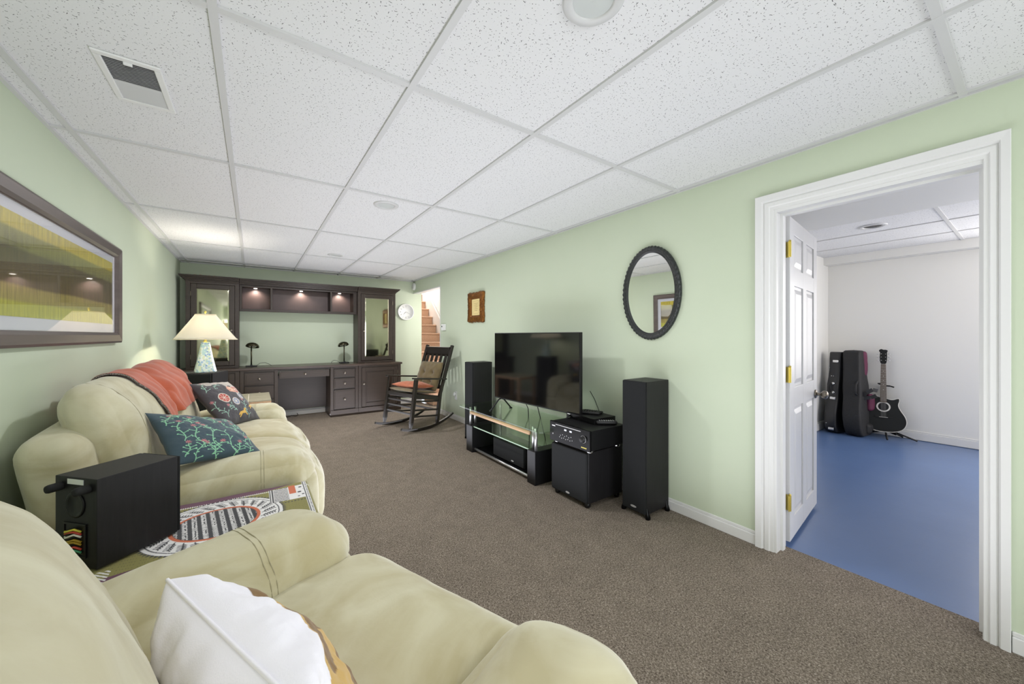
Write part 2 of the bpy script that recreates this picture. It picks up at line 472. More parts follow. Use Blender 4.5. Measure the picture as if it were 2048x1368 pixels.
# ============================================================ THE SETTING
struct('floor', MB().box(XL - .1, 2.50, YF - .1, YB + .1, -.06, 0).box(2.50, 3.24, 5.30, 6.3, -.06, 0), M['carpet'])
struct('floor_utility_room', MB().box(2.50, 6.45, -2.6, 1.75, -.06, -.004), M['blue_floor'])
struct('ceiling', MB().box(XL - .1, 2.50, YF - .1, YB + .1, CEIL, CEIL + .05), M['ceiling'])
struct('wall_left', MB().box(XL - .1, XL, YF - .1, YB + .1, 0, CEIL), M['wall'])
struct('wall_back', MB().box(XL, 2.534, YB, YB + .1, 0, CEIL), M['wall'])
OY0, OY1, OZ = .133, .86, 1.905      # doorway in the right wall
SY0, SZ = 5.34, 1.972                # stair opening
wr = MB()
for (a, b, z0, z1) in ((YF - .1, OY0, 0, CEIL), (OY0, OY1, OZ, CEIL), (OY1, SY0, 0, CEIL), (SY0, YB, SZ, CEIL)):
    wr.box(XR, XR + .08, a, b, z0, z1)
struct('wall_right', wr, M['wall'])
wu = MB()
for (a, b, z0, z1) in ((-2.6, OY0, 0, 2.24), (OY0, OY1, OZ, 2.24), (OY1, 1.75, 0, 2.24)):
    wu.box(XR + .08, XR + .12, a, b, z0, z1)
struct('wall_utility_near', wu, M['white_wall'])
wf = MB()
WX0, WX1, WZ0, WZ1 = -.45, 2.05, .42, 2.02
wf.box(XL, WX0, YF - .1, YF, 0, CEIL).box(WX1, XR, YF - .1, YF, 0, CEIL).box(WX0, WX1, YF - .1, YF, 0, WZ0).box(WX0, WX1, YF - .1, YF, WZ1, CEIL)
struct('wall_front', wf, M['wall'])
w1 = MB()
for a in (WX0, (WX0 + WX1) / 2 - .025, WX1 - .05): w1.box(a, a + .05, YF - .08, YF + .01, WZ0, WZ1)
w1.box(WX0, WX1, YF - .079, YF + .009, WZ0, WZ0 + .05).box(WX0, WX1, YF - .079, YF + .009, WZ1 - .05, WZ1)
win = struct('added_window', w1, M['trim'])  # window added out of view to give the rear fill a source
MB().box(WX0 + .05, WX1 - .05, YF - .05, YF - .045, WZ0 + .05, WZ1 - .05).build('pane', M['pane'], win)

# suspended ceiling grid and wall angle
g = MB()
for k in range(6):
    x = -.709 + .61 * k; g.box(x - .012, x + .012, YF, YB, CEIL - .009, CEIL)
for k in range(-3, 6):
    y = .1845 + 1.231 * k
    if y > YF: g.box(XL, XR, y - .012, y + .012, CEIL - .008, CEIL)
struct('trim_1', g, M['grid'])
g = MB()
g.box(XL, XL + .016, YF, YB, CEIL - .012, CEIL).box(XR - .012, XR, YF, YB, CEIL - .012, CEIL).box(XL, XR, YB - .016, YB, CEIL - .012, CEIL)
struct('trim_2', g, M['grid'])

def baseboard(name, pts, m='trim', h=.078, t=.014):
    mb = MB()
    for (x0, y0, x1, y1) in pts:
        if abs(x1 - x0) > abs(y1 - y0):
            sgn = 1 if y0 > 0 else -1
            mb.box(min(x0, x1), max(x0, x1), y0 - t, y0, 0, h - .018).box(min(x0, x1), max(x0, x1), y0 - t * .55, y0, h - .018, h)
        else:
            a, b = min(y0, y1), max(y0, y1)
            d = -1 if name != 'baseboard_left' else 1
            mb.box(min(x0, x0 + d * t), max(x0, x0 + d * t), a, b, 0, h - .018).box(min(x0, x0 + d * t * .55), max(x0, x0 + d * t * .55), a, b, h - .018, h)
    return struct(name, mb, M[m], bevel=.003)
baseboard('baseboard_right', [(XR, .944, XR, SY0), (XR, YF, XR, .066)])
baseboard('baseboard_back', [(XL, YB, 2.534, YB)])
baseboard('baseboard_left', [(XL, YF, XL, YB)])
baseboard('baseboard_utility_far', [(6.3, -2.5, 6.3, 1.64)], h=.1)
baseboard('baseboard_utility_left', [(2.5, 1.64, 6.3, 1.64)], h=.1)

# doorway casing and jamb
prof = [(0, 0), (0, .010), (.016, .010), (.022, .016), (.040, .016), (.048, .010), (.056, .022), (.086, .024), (.088, .022), (.088, 0)]
def station(side, top):
    out = []
    for (w, d) in prof:
        y = (.133 - w * .74) if side < 0 else (.856 + w)
        out.append((XR - d + .001, y, (1.905 + w) if top else 0))
    return out
c = loft([station(-1, 0), station(-1, 1), station(1, 1), station(1, 0)])
struct('trim_3', c, M['trim'])
j = MB().box(XR - .004, XR + .124, .843, .862, 0, 1.888).box(XR - .004, XR + .124, .118, .136, 0, 1.888).box(XR - .004, XR + .124, .118, .862, 1.888, 1.906)
struct('trim_4', j, M['trim'])
j = MB().box(XR + .05, XR + .085, .831, .843, 0, 1.876).box(XR + .05, XR + .085, .136, .148, 0, 1.876).box(XR + .05, XR + .085, .136, .843, 1.876, 1.888)
struct('trim_9', j, M['trim'])

# the open six-panel door
dr = bpy.data.objects.new('door_1', None); C.objects.link(dr); dr['kind'] = 'structure'
dr.location = (2.527, .829, 0); dr.rotation_euler = (0, 0, R(6.5))
DW, DH = .745, 1.872
leaf = MB().box(0, DW, .008, .030, .02, .02 + DH)
st = .10; mid = .09; pw = (DW - 2 * st - mid) / 2
rows = ((.14, .78), (.90, 1.50), (1.60, 1.80))
for (ya, yb) in ((0, .009), (.029, .038)):
    leaf.box(0, st, ya, yb, .02, .02 + DH).box(DW - st, DW, ya, yb, .02, .02 + DH).box(st + pw, st + pw + mid, ya, yb, .02, .02 + DH)
    zs = [.02] + [z for r_ in rows for z in r_] + [.02 + DH]
    for k in range(0, len(zs), 2): leaf.box(st - .001, DW - st + .001, ya + .0004, yb - .0004, zs[k], zs[k + 1])
for (z0, z1) in rows:
    for x0 in (st, st + pw + mid):
        y = .008
        o_ = .018; i_ = .045
        v = [(x0 + o_, y, z0 + o_), (x0 + pw - o_, y, z0 + o_), (x0 + pw - o_, y, z1 - o_), (x0 + o_, y, z1 - o_),
             (x0 + i_, y - .007, z0 + i_), (x0 + pw - i_, y - .007, z0 + i_), (x0 + pw - i_, y - .007, z1 - i_), (x0 + i_, y - .007, z1 - i_)]
        leaf.add(v, [(4, 5, 6, 7), (0, 1, 5, 4), (1, 2, 6, 5), (2, 3, 7, 6), (3, 0, 4, 7)])
lf = leaf.build('door_leaf', M['door'], dr, bevel=.002)
for z in (.20, .935, 1.655):
    h = MB().box(-.0025, .0005, .004, .034, z, z + .09)
    h.lathe([(.0065, 0), (.0065, .088)], (-.008, -.001, z + .001), seg=12)
    h.lathe([(.004, 0), (.0075, .004), (.003, .010)], (-.008, -.001, z + .089), seg=12)
    h.box(-.026, -.006, -.0, .003, z, z + .09)
    h.build('hinge', M['brass'], dr, bevel=.001)
kb = MB().lathe([(.030, 0), (.031, .004), (.024, .010), (.011, .014), (.010, .030), (.018, .036), (.027, .046), (.029, .056), (.024, .066), (.010, .071), (.001, .072)], (DW - .06, .0, .80), '-y', 24)
kb.lathe([(.030, 0), (.031, .004), (.024, .010), (.011, .014), (.010, .030), (.018, .036), (.027, .046), (.029, .056), (.024, .066), (.010, .071), (.001, .072)], (DW - .06, .038, .80), 'y', 24)
kb.build('door_knob', M['knob'], dr, smooth=True)

# blue-floored room
struct('wall_utility_far', MB().box(6.3, 6.4, -2.6, 1.75, 0, 2.24), M['white_wall'])
struct('wall_utility_left', MB().box(2.5, 6.4, 1.64, 1.75, 0, 2.24), M['white_wall'])
struct('wall_utility_right', MB().box(2.5, 6.4, -2.6, -2.5, 0, 2.24), M['white_wall'])
struct('ceiling_utility', MB().box(2.5, 6.4, -2.6, 1.75, 2.22, 2.27), M['ceiling'])
struct('ceiling_soffit', MB().box(2.5, 3.86, -2.5, 1.64, 2.09, 2.22), M['white_wall'])
struct('trim_5', MB().box(6.12, 6.3, -2.5, 1.64, 2.125, 2.22), M['white_wall'])
w2_ = struct('window_2', MB().box(6.27, 6.3, -.82, -.77, .9, 1.85).box(6.27, 6.3, .13, .18, .9, 1.85).box(6.27, 6.3, -.77, .13, .9, .95).box(6.27, 6.3, -.77, .13, 1.8, 1.85), M['trim'])
MB().box(6.285, 6.29, -.77, .13, .95, 1.8).build('pane', M['pane'], w2_)
g = MB()
for x in (4.10, 4.98, 5.59): g.box(x - .01, x + .01, -2.5, 1.64, 2.214, 2.22)
for y in (.48, -.74): g.box(3.86, 6.12, y - .012, y + .012, 2.213, 2.22)
struct('trim_6', g, M['grid'])

# stairwell
NS = 13
stp = MB()
for k in range(NS):
    y0 = 5.98 + .2 * k; z = .18 * (k + 1)
    stp.box(2.536, 3.2, y0 + .022, y0 + .222 if k < NS - 1 else y0 + .9, 0 if k == 0 else z - .36, z - .03)
    stp.box(2.536, 3.2, y0, y0 + .24, z - .034, z)
stp.box(2.54, 3.2, 8.4, 9.4, 2.3, 2.34)
struct('stairs', stp, M['carpet_stair'], bevel=.014, seg=3)
sk = MB()
sl = .18 / .2
sk.prism([(5.80, 0), (5.80, .26), (8.5, .26 + 2.7 * sl), (8.5, 2.0), (6.3, 0)], 3.2, 3.222, 'yz')
sk.prism([(5.80, .26), (5.80, .285), (8.5, .285 + 2.7 * sl), (8.5, .26 + 2.7 * sl)], 3.195, 3.226, 'yz')
struct('trim_7', sk, M['trim'])
struct('wall_stair_right', MB().box(3.24, 3.34, 5.2, 9.6, 0, 4.4), M['white_wall'])
struct('wall_stair_left', MB().box(2.434, 2.534, 6.62, 9.6, 0, 4.4), M['white_wall'])
struct('wall_stair_near', MB().box(2.46, 3.24, 5.2, 5.30, 0, 4.4).box(2.44, 2.534, 5.3, 6.62, 2.25, 4.4), M['white_wall'])
struct('wall_stair_back', MB().box(2.434, 3.34, 9.5, 9.6, 0, 4.4), M['white_wall'])
struct('ceiling_stair', MB().box(2.434, 3.34, 5.2, 9.6, 4.4, 4.5), M['white_wall'])
# white edging round the stair opening
e = MB().box(XR - .004, XR + .10, SY0 - .003, SY0 + .012, 0, SZ).box(XR - .004, XR + .10, SY0, YB, SZ - .012, SZ + .003)
struct('trim_8', e, M['trim'])

# ============================================================ WALL UNIT
YBF, YUF, YBR = 6.02, 6.17, 6.25      # fronts: base, upper cabinets, bridge
ZC = .775
def panel_front(mb, x0, x1, z0, z1, yf, fw=.05, th=.018, rec=.010, raised=True):
    """framed front, face at y=yf facing -Y"""
    mb.box(x0, x0 + fw, yf, yf + th, z0, z1).box(x1 - fw, x1, yf, yf + th, z0, z1)
    mb.box(x0 + fw, x1 - fw, yf, yf + th, z0, z0 + fw).box(x0 + fw, x1 - fw, yf, yf + th, z1 - fw, z1)
    mb.box(x0 + fw - .001, x1 - fw + .001, yf + rec, yf + th - .001, z0 + fw - .001, z1 - fw + .001)
    return mb
def knob(parent, x, z, yf, r=.016):
    MB().lathe([(r * .55, 0), (r * .45, .008), (r * .55, .012), (r, .018), (r * 1.02, .024), (r * .7, .030), (.001, .032)], (x, yf, z), '-y', 16).build('knob', M['knob'], parent, smooth=True)
def hinges(parent, x, zs, yf):
    for z in zs: MB().lathe([(.004, 0), (.004, .055)], (x, yf - .003, z - .027), seg=8).build('hinge', M['hinge'], parent)

def base_cabinet(x0, x1, knob_right, label):
    t = thing('base_cabinet', label, 'cabinet', ((x0 + x1) / 2, (YBF + YB) / 2, 0)); 
    ox, oy = (x0 + x1) / 2, (YBF + YB) / 2
    b = MB(); X0, X1, y0, y1 = x0 - ox, x1 - ox, YBF - oy, YB - .02 - oy
    b.box(X0, X1, y0 + .02, y1, .0, ZC - .032)
    b.box(X0, X0 + .045, y0, y0 + .02, .09, ZC - .032).box(X1 - .045, X1, y0, y0 + .02, .09, ZC - .032)
    b.box(X0 + .045, X1 - .045, y0, y0 + .02, ZC - .06, ZC - .032)
    b.box(X0 + .0, X1 - .0, y0 - .012, y0 + .02, 0, .095)
    b.build('carcass', M['wood'], t, bevel=.002)
    d = MB(); panel_front(d, X0 + .05, X1 - .05, .105, ZC - .065, y0 - .001, fw=.06)
    d.box(X0 + .05 + .078, X1 - .05 - .078, y0 + .003, y0 + .012, .105 + .078, ZC - .065 - .078)
    dd = d.build('door', M['wood'], t, bevel=.004)
    kx = X1 - .078 if knob_right else X0 + .078
    knob(dd, kx, .46, y0 - .001); hinges(dd, (X0 + .052) if knob_right else (X1 - .052), (.2, .62), y0)
    return t
base_cabinet(-.755, -.145, True, 'dark base cabinet in the left corner, mostly hidden behind the black lamp pedestal')
base_cabinet(1.33, 1.985, False, 'dark wooden base cabinet with one panelled door at the right end of the wall unit')

# kneehole desk
dk = thing('desk', 'dark wooden kneehole desk with drawers on both sides of the leg space', 'desk', (.6, 6.27, 0))
ox, oy = .6, 6.27
y0, y1 = YBF - oy, YB - .02 - oy
def bxx(mb, x0, x1, *a): return mb.box(x0 - ox, x1 - ox, *a)
b = MB()
for (x0, x1) in ((-.141, .282), (.938, 1.326)):
    bxx(b, x0, x1, y0 + .02, y1, 0, ZC - .032)
    bxx(b, x0, x0 + .042, y0, y0 + .02, .09, ZC - .032); bxx(b, x1 - .042, x1, y0, y0 + .02, .09, ZC - .032)
    bxx(b, x0 + .042, x1 - .042, y0, y0 + .02, ZC - .055, ZC - .032)
    bxx(b, x0 - .0, x1 + .0, y0 - .012, y0 + .02, 0, .095)
bxx(b, .282, .938, y0 + .02, y1 - .05, ZC - .06, ZC - .032)
b.build('pedestals', M['wood'], dk, bevel=.002)
b = MB(); bxx(b, .282, .938, .36 - .2, .18, .10, .62)
b.build('modesty_panel', M['wood'], dk)
def drawer(x0, x1, z0, z1, fw=.016):
    d = MB(); bxx(d, x0, x1, y0 - .004, y0 + .018, z0, z1)
    for e_ in (0,):
        d.box(x0 - ox + fw, x1 - ox - fw, y0 - .008, y0 - .003, z0 + fw, z1 - fw)
    o = d.build('drawer', M['wood'], dk, bevel=.003)
    knob(o, (x0 + x1) / 2 - ox, (z0 + z1) / 2, y0 - .008)
for (z0, z1) in ((.545, .705), (.355, .525), (.11, .335)): drawer(-.092, .234, z0, z1)
drawer(.296, .924, .612, .712)
for (z0, z1) in ((.585, .705), (.415, .565), (.11, .395)): drawer(.986, 1.278, z0, z1)

wt = MB().box(-.775, 2.004, YBF - .022, YB - .002, ZC - .032, ZC)
tag(wt.build('countertop', M['wood_h'], bevel=.006, seg=3), 'long dark wooden worktop running over the cabinets and desk along the back wall', 'countertop')

def display_cabinet(x0, x1, knob_right, label):
    ox_, oy_ = (x0 + x1) / 2, (YUF + YB) / 2
    t = thing('display_cabinet', label, 'cabinet', (ox_, oy_, ZC))
    X0, X1, a, bb = x0 - ox_, x1 - ox_, YUF - oy_, YB - .02 - oy_
    H = 1.90 - ZC
    b = MB().box(X0, X0 + .02, a + .02, bb, 0, H).box(X1 - .02, X1, a + .02, bb, 0, H).box(X0 + .02, X1 - .02, a + .02, bb, H - .02, H).box(X0 + .02, X1 - .02, a + .02, bb, 0, .02).box(X0 + .02, X1 - .02, bb - .01, bb, .02, H - .02)
    b.box(X0, X0 + .045, a, a + .02, 0, H).box(X1 - .045, X1, a, a + .02, 0, H).box(X0 + .045, X1 - .045, a, a + .02, H - .03, H).box(X0 + .045, X1 - .045, a, a + .02, 0, .03)
    b.build('carcass', M['wood'], t, bevel=.002)
    d = MB(); z0, z1 = .035, H - .032
    fx0, fx1 = X0 + .048, X1 - .048; fw = .058
    for (p, q, r_, s_) in ((fx0, fx0 + fw, z0, z1), (fx1 - fw, fx1, z0, z1), (fx0 + fw, fx1 - fw, z0, z0 + fw), (fx0 + fw, fx1 - fw, z1 - fw, z1)):
        d.box(p, q, a - .004, a + .018, r_, s_)
    dd = d.build('door', M['wood'], t, bevel=.004)
    gx0, gx1, gz0, gz1 = fx0 + fw, fx1 - fw, z0 + fw, z1 - fw
    w = .016
    v = [(gx0, a + .008, gz0), (gx1, a + .008, gz0), (gx1, a + .008, gz1), (gx0, a + .008, gz1),
         (gx0 + w, a + .005, gz0 + w), (gx1 - w, a + .005, gz0 + w), (gx1 - w, a + .005, gz1 - w), (gx0 + w, a + .005, gz1 - w),
         (gx0, a + .012, gz0), (gx1, a + .012, gz0), (gx1, a + .012, gz1), (gx0, a + .012, gz1)]
    MB().add(v, [(4, 5, 6, 7), (0, 1, 5, 4), (1, 2, 6, 5), (2, 3, 7, 6), (3, 0, 4, 7), (8, 11, 10, 9), (0, 8, 9, 1), (1, 9, 10, 2), (2, 10, 11, 3), (3, 11, 8, 0)]).build('glass_pane', M['cab_mirror'], dd, label='bevelled reflective glass pane')
    knob(dd, (fx1 - .036) if knob_right else (fx0 + .036), .50, a - .004)
    hinges(dd, fx0 if knob_right else fx1, (.16, H - .16), a - .002)
    cr = MB()
    for (o_, za, zb) in ((.006, H, H + .016), (.018, H + .016, H + .030), (.034, H + .030, H + .046), (.052, H + .046, H + .060), (.062, H + .060, H + .075)):
        cr.box(X0 - (o_ if knob_right else 0), X1 + (0 if knob_right else o_), a - o_, bb, za, zb)
    cr.build('crown_moulding', M['wood'], t, bevel=.003)
    return t
display_cabinet(-.695, -.153, True, 'tall glass-doored upper cabinet in the left corner, behind the lit table lamp')
display_cabinet(1.355, 1.945, False, 'tall glass-doored upper cabinet at the right end of the wall unit, beside the clock')

br = thing('bridge_shelf', 'long open cubby shelf with three lit compartments bridging the two glass cabinets', 'shelf', (.601, 6.39, 1.55))
ox_, oy_ = .601, 6.39
a, bb = YBR - oy_, YB - .02 - oy_
b = MB(); x0, x1 = -.152 - ox_, 1.354 - ox_
b.box(x0, x1, a, bb, 0, .026).box(x0, x1, a, bb, .332, .350).box(x0, x1, a - .004, a + .02, .322, .351)
b.box(x0, x0 + .028, a, bb, .026, .332).box(x1 - .05, x1, a, bb, .026, .332)
for xd in (.215, .985): b.box(xd - .012 - ox_, xd + .012 - ox_, a, bb, .026, .332)
b.build('frame', M['wood'], br, bevel=.002)
MB().box(x0 + .02, x1 - .04, bb - .008, bb - .001, .02, .336).build('back_panel', M['wood_in'], br)
r_ = MB().box(x0, x1, a - .006, a + .004, -.008, .006)
r_.build('edge_trim', M['wood'], br, bevel=.002)
cr = MB()
for (o_, za, zb) in ((.006, .35, .366), (.018, .366, .380), (.034, .380, .396), (.052, .396, .410), (.062, .410, .425)):
    cr.box(x0, x1, YUF - oy_ - o_ + .03, bb, za, zb)
cr.build('crown_moulding', M['wood'], br, bevel=.003)
for xl in (.03, .60, 1.135):
    p = MB().lathe([(.022, 0), (.022, .006), (.017, .007)], (xl - ox_, .05, .3245), seg=16).build('puck_light', M['lit_disc'], br)
for xl in (.03, .60, 1.135):
    light('puck_lamp', 'SPOT', (xl, 6.415, 1.866), 3.6, (1, .9, .8), .012, rot=(R(24), 0, 0), spot=R(130), blend=.9)

# ============================================================ SEATING
def rel(mb, t):
    m = (Matrix.Translation(t.location) @ t.rotation_euler.to_matrix().to_4x4()).inverted()
    return xf(mb, m)
def shift(mb, dx, dy, dz):
    mb.v = [(x + dx, y + dy, z + dz) for x, y, z in mb.v]; return mb

def seam_tube(pts, r=.0028, seg=6): return MB().tube(pts, r, seg)

def cushion(name, par, cx, cy, cz, hx, hy, hz, r, n=28, bulge=(0, 0, 0), deform=None, wr=.006, ws=5., seed=0., label=None, m='suede'):
    def df(x, y, z):
        if deform: x, y, z = deform(x, y, z)
        return (x + cx, y + cy, z + cz)
    mb = soft_box(hx, hy, hz, r, n, bulge, df, wr, ws, seed)
    return mb.build(name, M[m], par, smooth=True, label=label)

# ---- far loveseat (local x forward to the room, y along the wall)
LO = (-.20, 3.18)
ls = thing('loveseat', 'sage-beige suede two-seat sofa against the left wall with a rust throw over its back', 'sofa', (LO[0], LO[1], 0))
def Lx(x): return x - LO[0]
def Ly(y): return y - LO[1]
cushion('base', ls, Lx(-.20), Ly(3.18), .17, .50, .93, .13, .04, 16, wr=.002)
# shell behind the backs
cushion('back_shell', ls, Lx(-.565), Ly(3.18), .44, .10, 1.04, .395, .075, 26, bulge=(.0, .02, .01), wr=.004, deform=lambda x, y, z: (x - .17 * (z + .1), y, z - .03 * abs(y) ** 4))
def arm(par, cx, cy, side, x0, x1, hw=.165, ztop=.62, seed=1., outer=1, prefix=''):
    # padded top roll
    L = (x1 - x0) / 2; mx = (x0 + x1) / 2
    def df(x, y, z):
        f = x / L
        y2 = y * (1 + .10 * f) ; z2 = z * (1 - .06 * f * f) + .014 * f
        if z < 0: y2 *= .94
        y2 += outer * -.0 
        return (x + mx - cx, y2 + side - cy, z2 + ztop - .125)
    a_ = soft_box(L, hw, .125, (.12, .13, .105), 34, (.015, .01, .02), df, .007, 5., seed)
    o = a_.build('arm', M['suede'], par, smooth=True)
    # stitched band across the pad and piping along its edge
    for fx in (.35, .385):
        pts = []
        for k in range(19):
            t = PI * (k / 18) * 1.15 - .23
            pts.append((mx + fx * L * 1.0 - cx, side - cy + math.cos(t) * (hw + .004) * 1.02, ztop - .125 + math.sin(t) * .132 + .006))
        pts = [p for p in pts]
        # hug the pad
        bv = BVHTree.FromPolygons([Vector(v) for v in a_.v], a_.f)
        q = []
        for p in pts:
            c0 = Vector((p[0], side - cy, ztop - .125)); d = (Vector(p) - c0).normalized()
            hit = bv.ray_cast(c0 + d * .6, -d)
            if hit[0] is not None: q.append(hit[0] + d * .0005)
        if len(q) > 3: seam_tube(q, .0015).build('stitching', M['seam'], o, smooth=True)
    s_ = soft_box((x1 - x0) / 2 - .005, hw - .035, .235, .05, 16, (.02, .015, 0), lambda x, y, z: (x + mx + .02 - cx, y + side - cy, z + .245), .003, 5, seed + 3)
    s_.build('arm_panel', M['suede'], par, smooth=True)
    return o, a_
arm(ls, LO[0], LO[1], 2.355, -.46, .27, ztop=.565, seed=2.)
arm(ls, LO[0], LO[1], 4.03, -.46, .235, ztop=.575, seed=5., hw=.15)
def seatdf(h, drop=.06):
    def f(x, y, z):
        if x > 0: z -= drop * (x / h) ** 3 * (1 if z > 0 else .2)
        return (x, y, z)
    return f
for i, yy in enumerate((2.86, 3.53)):
    cushion('seat_cushion', ls, Lx(-.055), Ly(yy), .385, .385, .338, .10, (.13, .06, .08), 34, (.02, .006, .028), seatdf(.385), .008, 4.5, 11 + i)
    cushion('footrest', ls, Lx(.275), Ly(yy), .22, .085, .335, .18, (.07, .05, .09), 22, (.03, 0, .0), None, .004, 5, 21 + i)
backs = []
for i, (ya, yb) in enumerate(((2.26, 3.19), (3.20, 4.13))):
    def bdf(x, y, z, i=i):
        x = x - (z) * .30
        k = max(0, z / .27)
        return (x, y * (1 - .06 * k * k), z)
    mb = soft_box(.105, (yb - ya) / 2, .275, (.10, .15, .14), 38, (.025, .01, .015), None, .010, 4.2, 31 + 7 * i)
    mb.v = [bdf(*p) for p in mb.v]
    shift(mb, Lx(-.515), Ly((ya + yb) / 2), .705)
    o = mb.build('back_cushion', M['suede'], ls, smooth=True)
    backs.append(mb)
    bv = BVHTree.FromPolygons([Vector(v) for v in mb.v], mb.f)
    for fy in ((-.36,) if i == 0 else ()):
        q = []
        for k in range(30):
            t = R(165 - k * 7.2); cxx, czz = Lx(-.515), .705
            c0 = Vector((cxx - .0, Ly((ya + yb) / 2) + fy + .08 * math.sin(k / 9), czz)); d = Vector((math.cos(t), 0, math.sin(t)))
            h = bv.ray_cast(c0 + d * .7, -d)
            if h[0] is not None: q.append(h[0] + d * .0003)
        seam_tube(q, .0016).build('seam', M['seam'], o, smooth=True)

# ---- rust throw hugging the loveseat backs
allv = []; allf = []
for mb in backs:
    n = len(allv); allv += [Vector(v) for v in mb.v]; allf += [tuple(i + n for i in f) for f in mb.f]
bv = BVHTree.FromPolygons(allv, allf)
NU, NV = 120, 110
rad = np.zeros((NU + 1, NV + 1)); 
def throw_y(i, j):
    s = j / NV                      # 0 = wall side, 1 = front hem
    yn = 2.56 + .30 * s + .06 * math.sin(3 * s); yf = 3.98 - .06 * s
    return yn + (yf - yn) * i / NU
TC = (Lx(-.57), .72)
def throw_t(i, j):
    return R(172 - (172 + (6 + 20 * (i / NU))) * (j / NV) + (26 * i / NU) * (j / NV))
for i in range(NU + 1):
    for j in range(NV + 1):
        t = throw_t(i, j); d = Vector((math.cos(t), 0, math.sin(t))); y = Ly(throw_y(i, j))
        h = bv.ray_cast(Vector((TC[0], y, TC[1])) + d * .8, -d)
        rad[i, j] = (.8 - h[3]) if h[0] is not None else .12
k_ = np.array([1, 3, 5, 7, 9, 7, 5, 3, 1], float); k_ /= k_.sum()
sm = rad.copy()
for _ in range(2):
    pad = np.pad(sm, ((4, 4), (0, 0)), 'edge'); sm = sum(k_[q] * pad[q:q + NU + 1] for q in range(9))
sm = np.maximum(sm, rad) * .6 + sm * .4
sm = np.maximum(sm, rad)
pad = np.pad(sm, ((2, 2), (2, 2)), 'edge'); sm = np.maximum((pad[1:-3, 2:-2] + pad[3:-1, 2:-2] + pad[2:-2, 1:-3] + pad[2:-2, 3:-1] + pad[2:-2, 2:-2]) / 5, rad)
thr = thing('throw_blanket', 'rust-orange throw blanket with a beaded black edge draped over the sofa back', 'blanket', (LO[0], LO[1], .72))
tb = MB(); edge = []
for i in range(NU + 1):
    for j in range(NV + 1):
        t = throw_t(i, j); y = throw_y(i, j); s = j / NV
        fold = .012 * math.sin(y * 15 - s * 7 + 2.4 * noise.noise(Vector((y * 3, s * 3, 5)))) * (.25 + s) * (.3 + .9 * (i / NU)) + .007 * math.sin(y * 41 - s * 12 + 3 * noise.noise(Vector((y * 4, s * 4, 9)))) * s
        wv = .010 * noise.noise(Vector((y * 5, s * 7, 0)))
        r_ = sm[i, j] + .009 + abs(fold) + max(0, wv)
        p = (TC[0] + math.cos(t) * r_, Ly(y), TC[1] + math.sin(t) * r_ - .72)
        tb.v.append(p)
        if i == 0: edge.append(p)
for i in range(NU):
    for j in range(NV):
        a0 = i * (NV + 1) + j; tb.f.append((a0, a0 + NV + 1, a0 + NV + 2, a0 + 1))
to = tb.build('cloth', M['throw'], thr, smooth=True)
sd = to.modifiers.new('solid', 'SOLIDIFY'); sd.thickness = .006; sd.offset = 1
eb = MB()
for k in range(0, len(edge) - 1):
    p = Vector(edge[k]) + Vector((0, -.003, 0)); q = Vector(edge[k + 1]) + Vector((0, -.003, 0))
    for m_ in (0, .5): 
        c_ = p.lerp(q, m_)
        eb.lathe([(.001, -.005), (.0045, -.003), (.006, 0), (.0045, .003), (.001, .005)], tuple(c_), seg=6)
eb.build('beaded_edge', M['bead'], thr, smooth=True)

# ---- near recliner
RA = R(22)
rc = thing('recliner_chair', 'large sage-beige suede recliner filling the lower left foreground', 'armchair', (-.0217, .854, 0), RA)
U0, V0 = .3, .8
def q_(u, v): return (u - U0, v - V0)
cushion('base', rc, .38 - U0, 0, .17, .40, .50, .13, .04, 12, wr=.002)
cushion('back_shell', rc, -.20 - U0, .0, .44, .10, .56, .40, .09, 20, wr=.003)
arm(rc, U0, V0, 1.245, -.10, .755, hw=.16, ztop=.605, seed=41.)
arm(rc, U0, V0, .325, -.10, .80, hw=.155, ztop=.575, seed=47.)
cushion('seat_cushion', rc, .47 - U0, .80 - V0, .392, .40, .335, .11, (.15, .07, .09), 60, (.02, .006, .03), seatdf(.40, .05), .008, 4.5, 51)
cushion('footrest', rc, .77 - U0, .81 - V0, .21, .085, .32, .17, (.07, .05, .09), 26, (.03, 0, 0), None, .004, 5, 55)
def rbdf(x, y, z):
    x = x - z * .36 + .06 * y
    return (x, y, z - .05 * (abs(y) / .46) ** 3 * (1 if z > 0 else 0))
cushion('back_cushion', rc, -.005 - U0, .82 - V0, .71, .135, .48, .29, (.13, .17, .17), 70, (.04, .01, .02), rbdf, .010, 4.2, 61)

